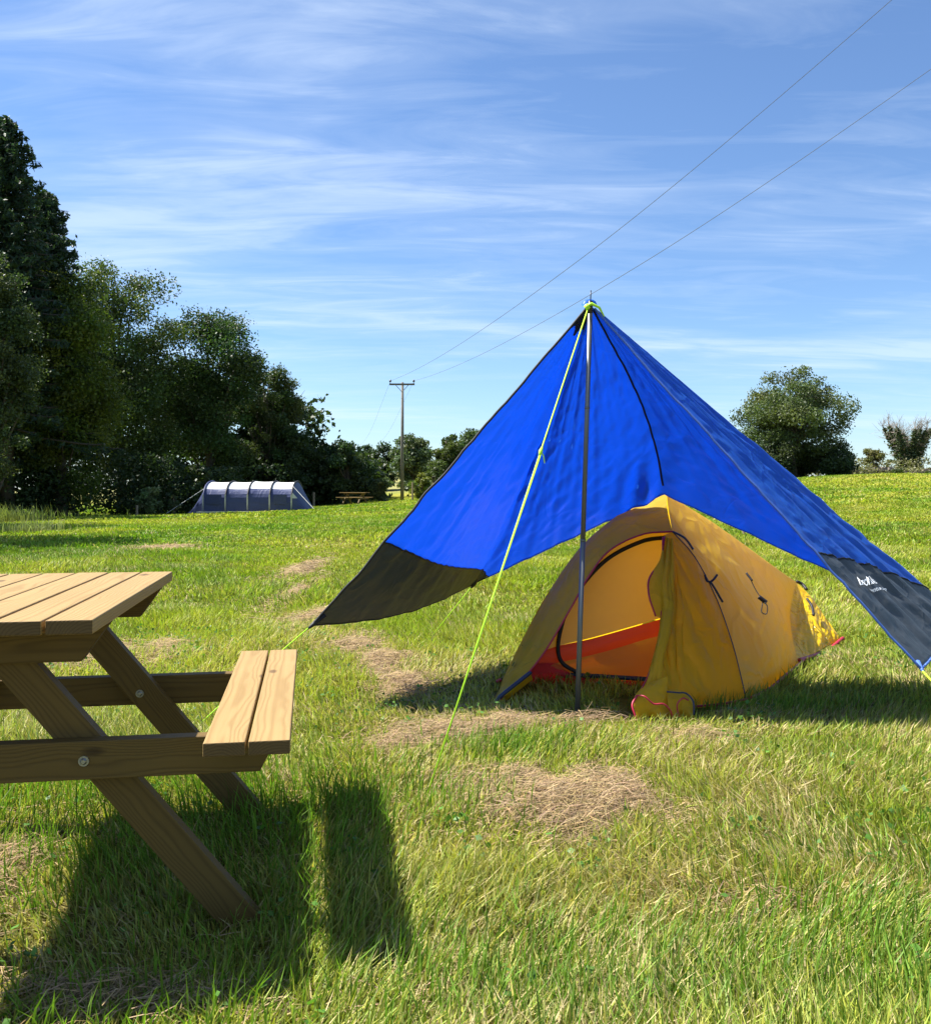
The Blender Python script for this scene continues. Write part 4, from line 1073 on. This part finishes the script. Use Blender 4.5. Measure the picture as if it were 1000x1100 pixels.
# dense shaded understorey of the left wood, and far tree line
def mass(name, label, segs, n, leaf, col, seed, depth=6):
    rng = np.random.default_rng(seed); Ps = []
    for x0, x1, y0, y1, h0, h1 in segs:
        k = max(200, int(n*abs(x1-x0+y1-y0)/sum(abs(s[1]-s[0]+s[3]-s[2]) for s in segs)))
        t = rng.random(k); xx = x0+(x1-x0)*t+rng.normal(0, .8, k); yy = y0+(y1-y0)*t+rng.uniform(0, depth, k)
        h = (h0+(h1-h0)*t)*(.72+.5*fbm(xx*.35, yy*.35, seed, 3)); zz = rng.random(k)**.8*h
        # clumpy
        keep = fbm(xx*.8+zz*.3, zz*.9, seed+5, 3) > .40
        Ps.append(np.stack([xx, yy, ground(xx, yy)+zz], -1)[keep])
    P = np.concatenate(Ps); c = np.array(col)*rng.uniform(.6, 1.4, len(P))[:, None]
    o = quads_obj(name, [leaf_quads(P, leaf, rng, c)], M_leaf); tag(o, label, name.replace('_', ' '), kind='stuff')
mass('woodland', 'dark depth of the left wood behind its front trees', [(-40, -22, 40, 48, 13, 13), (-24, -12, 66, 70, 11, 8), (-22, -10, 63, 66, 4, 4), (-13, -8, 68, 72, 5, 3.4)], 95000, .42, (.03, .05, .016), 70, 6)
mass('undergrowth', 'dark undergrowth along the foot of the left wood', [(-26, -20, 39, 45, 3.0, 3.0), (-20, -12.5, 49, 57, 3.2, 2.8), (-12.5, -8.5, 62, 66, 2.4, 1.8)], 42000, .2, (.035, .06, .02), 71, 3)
mass('far_hedge', 'far hedge and scrub crossing the hillside behind the power pole', [(-16, 2, 118, 118, 2.2, 2.2), (-8, 6, 76, 78, 1.3, 2.0)], 9000, .3, (.06, .085, .035), 72, 3)
mass('scrub', 'brambles and rough growth along the top of the stone wall', [(28, 52, 86.5, 86.5, 1.9, 2.1), (34, 52, 82.6, 82.6, .8, .9), (18, 34, 79, 79, 1.7, 1.7)], 12000, .22, (.15, .15, .07), 73, 2)

# tumbled stone wall bank
def wall():
    rng = np.random.default_rng(5); r0 = (38, 85, float(ground(38, 85)))
    m = MB()
    for k in range(1300):
        x = rng.uniform(34.5, 52); y = 84+rng.normal(0, .45); row = rng.random()**1.2*(1.5+5.5*vnoise(x*.45, 3.0, 4)); z = float(ground(x, y))+.05+row*.2
        sx, sy, sz = rng.uniform(.15, .38), rng.uniform(.15, .3), rng.uniform(.09, .15); vs = []
        for a in (-1, 1):
            for b in (-1, 1):
                for c in (-1, 1): vs.append(np.array([x+a*sx*rng.uniform(.7, 1), y+b*sy*rng.uniform(.7, 1), z+c*sz*rng.uniform(.7, 1)]))
        m.add(vs, [(0, 1, 3, 2), (4, 6, 7, 5), (0, 4, 5, 1), (2, 3, 7, 6), (0, 2, 6, 4), (1, 5, 7, 3)])
    o = m.build('stone_wall', M_stone, None, False, origin=r0); tag(o, 'tumbled dry stone wall under brambles beyond the right hand field', 'wall')
wall()

# ------------------------------------------------------------------ light, sky, camera
SUN = Vector((-.550, .135, .825)).normalized()
sl = bpy.data.lights.new('sun', 'SUN'); sl.energy = 5.0; sl.angle = math.radians(.55); sl.color = (1, .955, .88)
so = bpy.data.objects.new('sun', sl); COL.objects.link(so); so.rotation_euler = SUN.to_track_quat('Z', 'Y').to_euler(); so.location = (0, 0, 30)
wd = bpy.data.worlds.new('World'); SC.world = wd; wd.use_nodes = True; nt = wd.node_tree; nt.nodes.clear()
out = nt.nodes.new('ShaderNodeOutputWorld'); bg = nt.nodes.new('ShaderNodeBackground'); bg.inputs['Strength'].default_value = .057
sky = nt.nodes.new('ShaderNodeTexSky'); sky.sky_type = 'NISHITA'; sky.sun_disc = False
sky.sun_elevation = math.asin(SUN.z); sky.sun_rotation = math.atan2(SUN.x, SUN.y); sky.air_density = 1.0; sky.dust_density = .25; sky.ozone_density = 2.5
tc = nt.nodes.new('ShaderNodeTexCoord').outputs['Generated']
sx = nt.nodes.new('ShaderNodeSeparateXYZ'); nt.links.new(tc, sx.inputs[0])
den = math_n(nt, 'MAXIMUM', math_n(nt, 'ADD', sx.outputs[2], .12), .05)
cb = nt.nodes.new('ShaderNodeCombineXYZ')
nt.links.new(math_n(nt, 'DIVIDE', sx.outputs[0], den), cb.inputs[0]); nt.links.new(math_n(nt, 'DIVIDE', sx.outputs[1], den), cb.inputs[1])
v1 = mapping(nt, cb.outputs[0], (.42, 1.15, 1), (0, 0, math.radians(-9)), (3.1, 1.2, 0))
v2 = mapping(nt, cb.outputs[0], (1.1, 4.2, 1), (0, 0, math.radians(-14)), (8.1, 4.2, 0))
n1 = noise(nt, v1, 1.1, 5, .5, .6); n2 = noise(nt, v2, 1.6, 7, .62, 1.1)
cl = math_n(nt, 'ADD', math_n(nt, 'MULTIPLY', n1, .66), math_n(nt, 'MULTIPLY', n2, .34))
cf = ramp(nt, cl, [(.44, (.02, .02, .02)), (.52, (.24, .24, .24)), (.62, (.8, .8, .8)), (.72, (1, 1, 1))])
cf = math_n(nt, 'MULTIPLY', cf, .56)
skc = mix_rgb(nt, 1.0, sky.outputs[0], (.84, 1.0, 1.20), 'MULTIPLY')
nt.links.new(mix_rgb(nt, cf, skc, (6.0, 7.0, 8.3)), bg.inputs['Color']); nt.links.new(bg.outputs[0], out.inputs[0])

cam = bpy.data.cameras.new('camera'); co_ = bpy.data.objects.new('camera', cam); COL.objects.link(co_)
co_.location = (0, 0, CAMZ); co_.rotation_euler = (math.radians(90), 0, 0)
cam.sensor_fit = 'HORIZONTAL'; cam.sensor_width = 36; cam.lens = 36; cam.shift_y = -.025*1.0; cam.clip_end = 6000; cam.clip_start = .05
SC.camera = co_
SC.view_settings.view_transform = 'Standard'; SC.view_settings.look = 'None'; SC.view_settings.exposure = 1.42; SC.view_settings.gamma = 1
SC.cycles.max_bounces = 8; SC.cycles.transparent_max_bounces = 8; SC.cycles.diffuse_bounces = 4; SC.cycles.transmission_bounces = 4
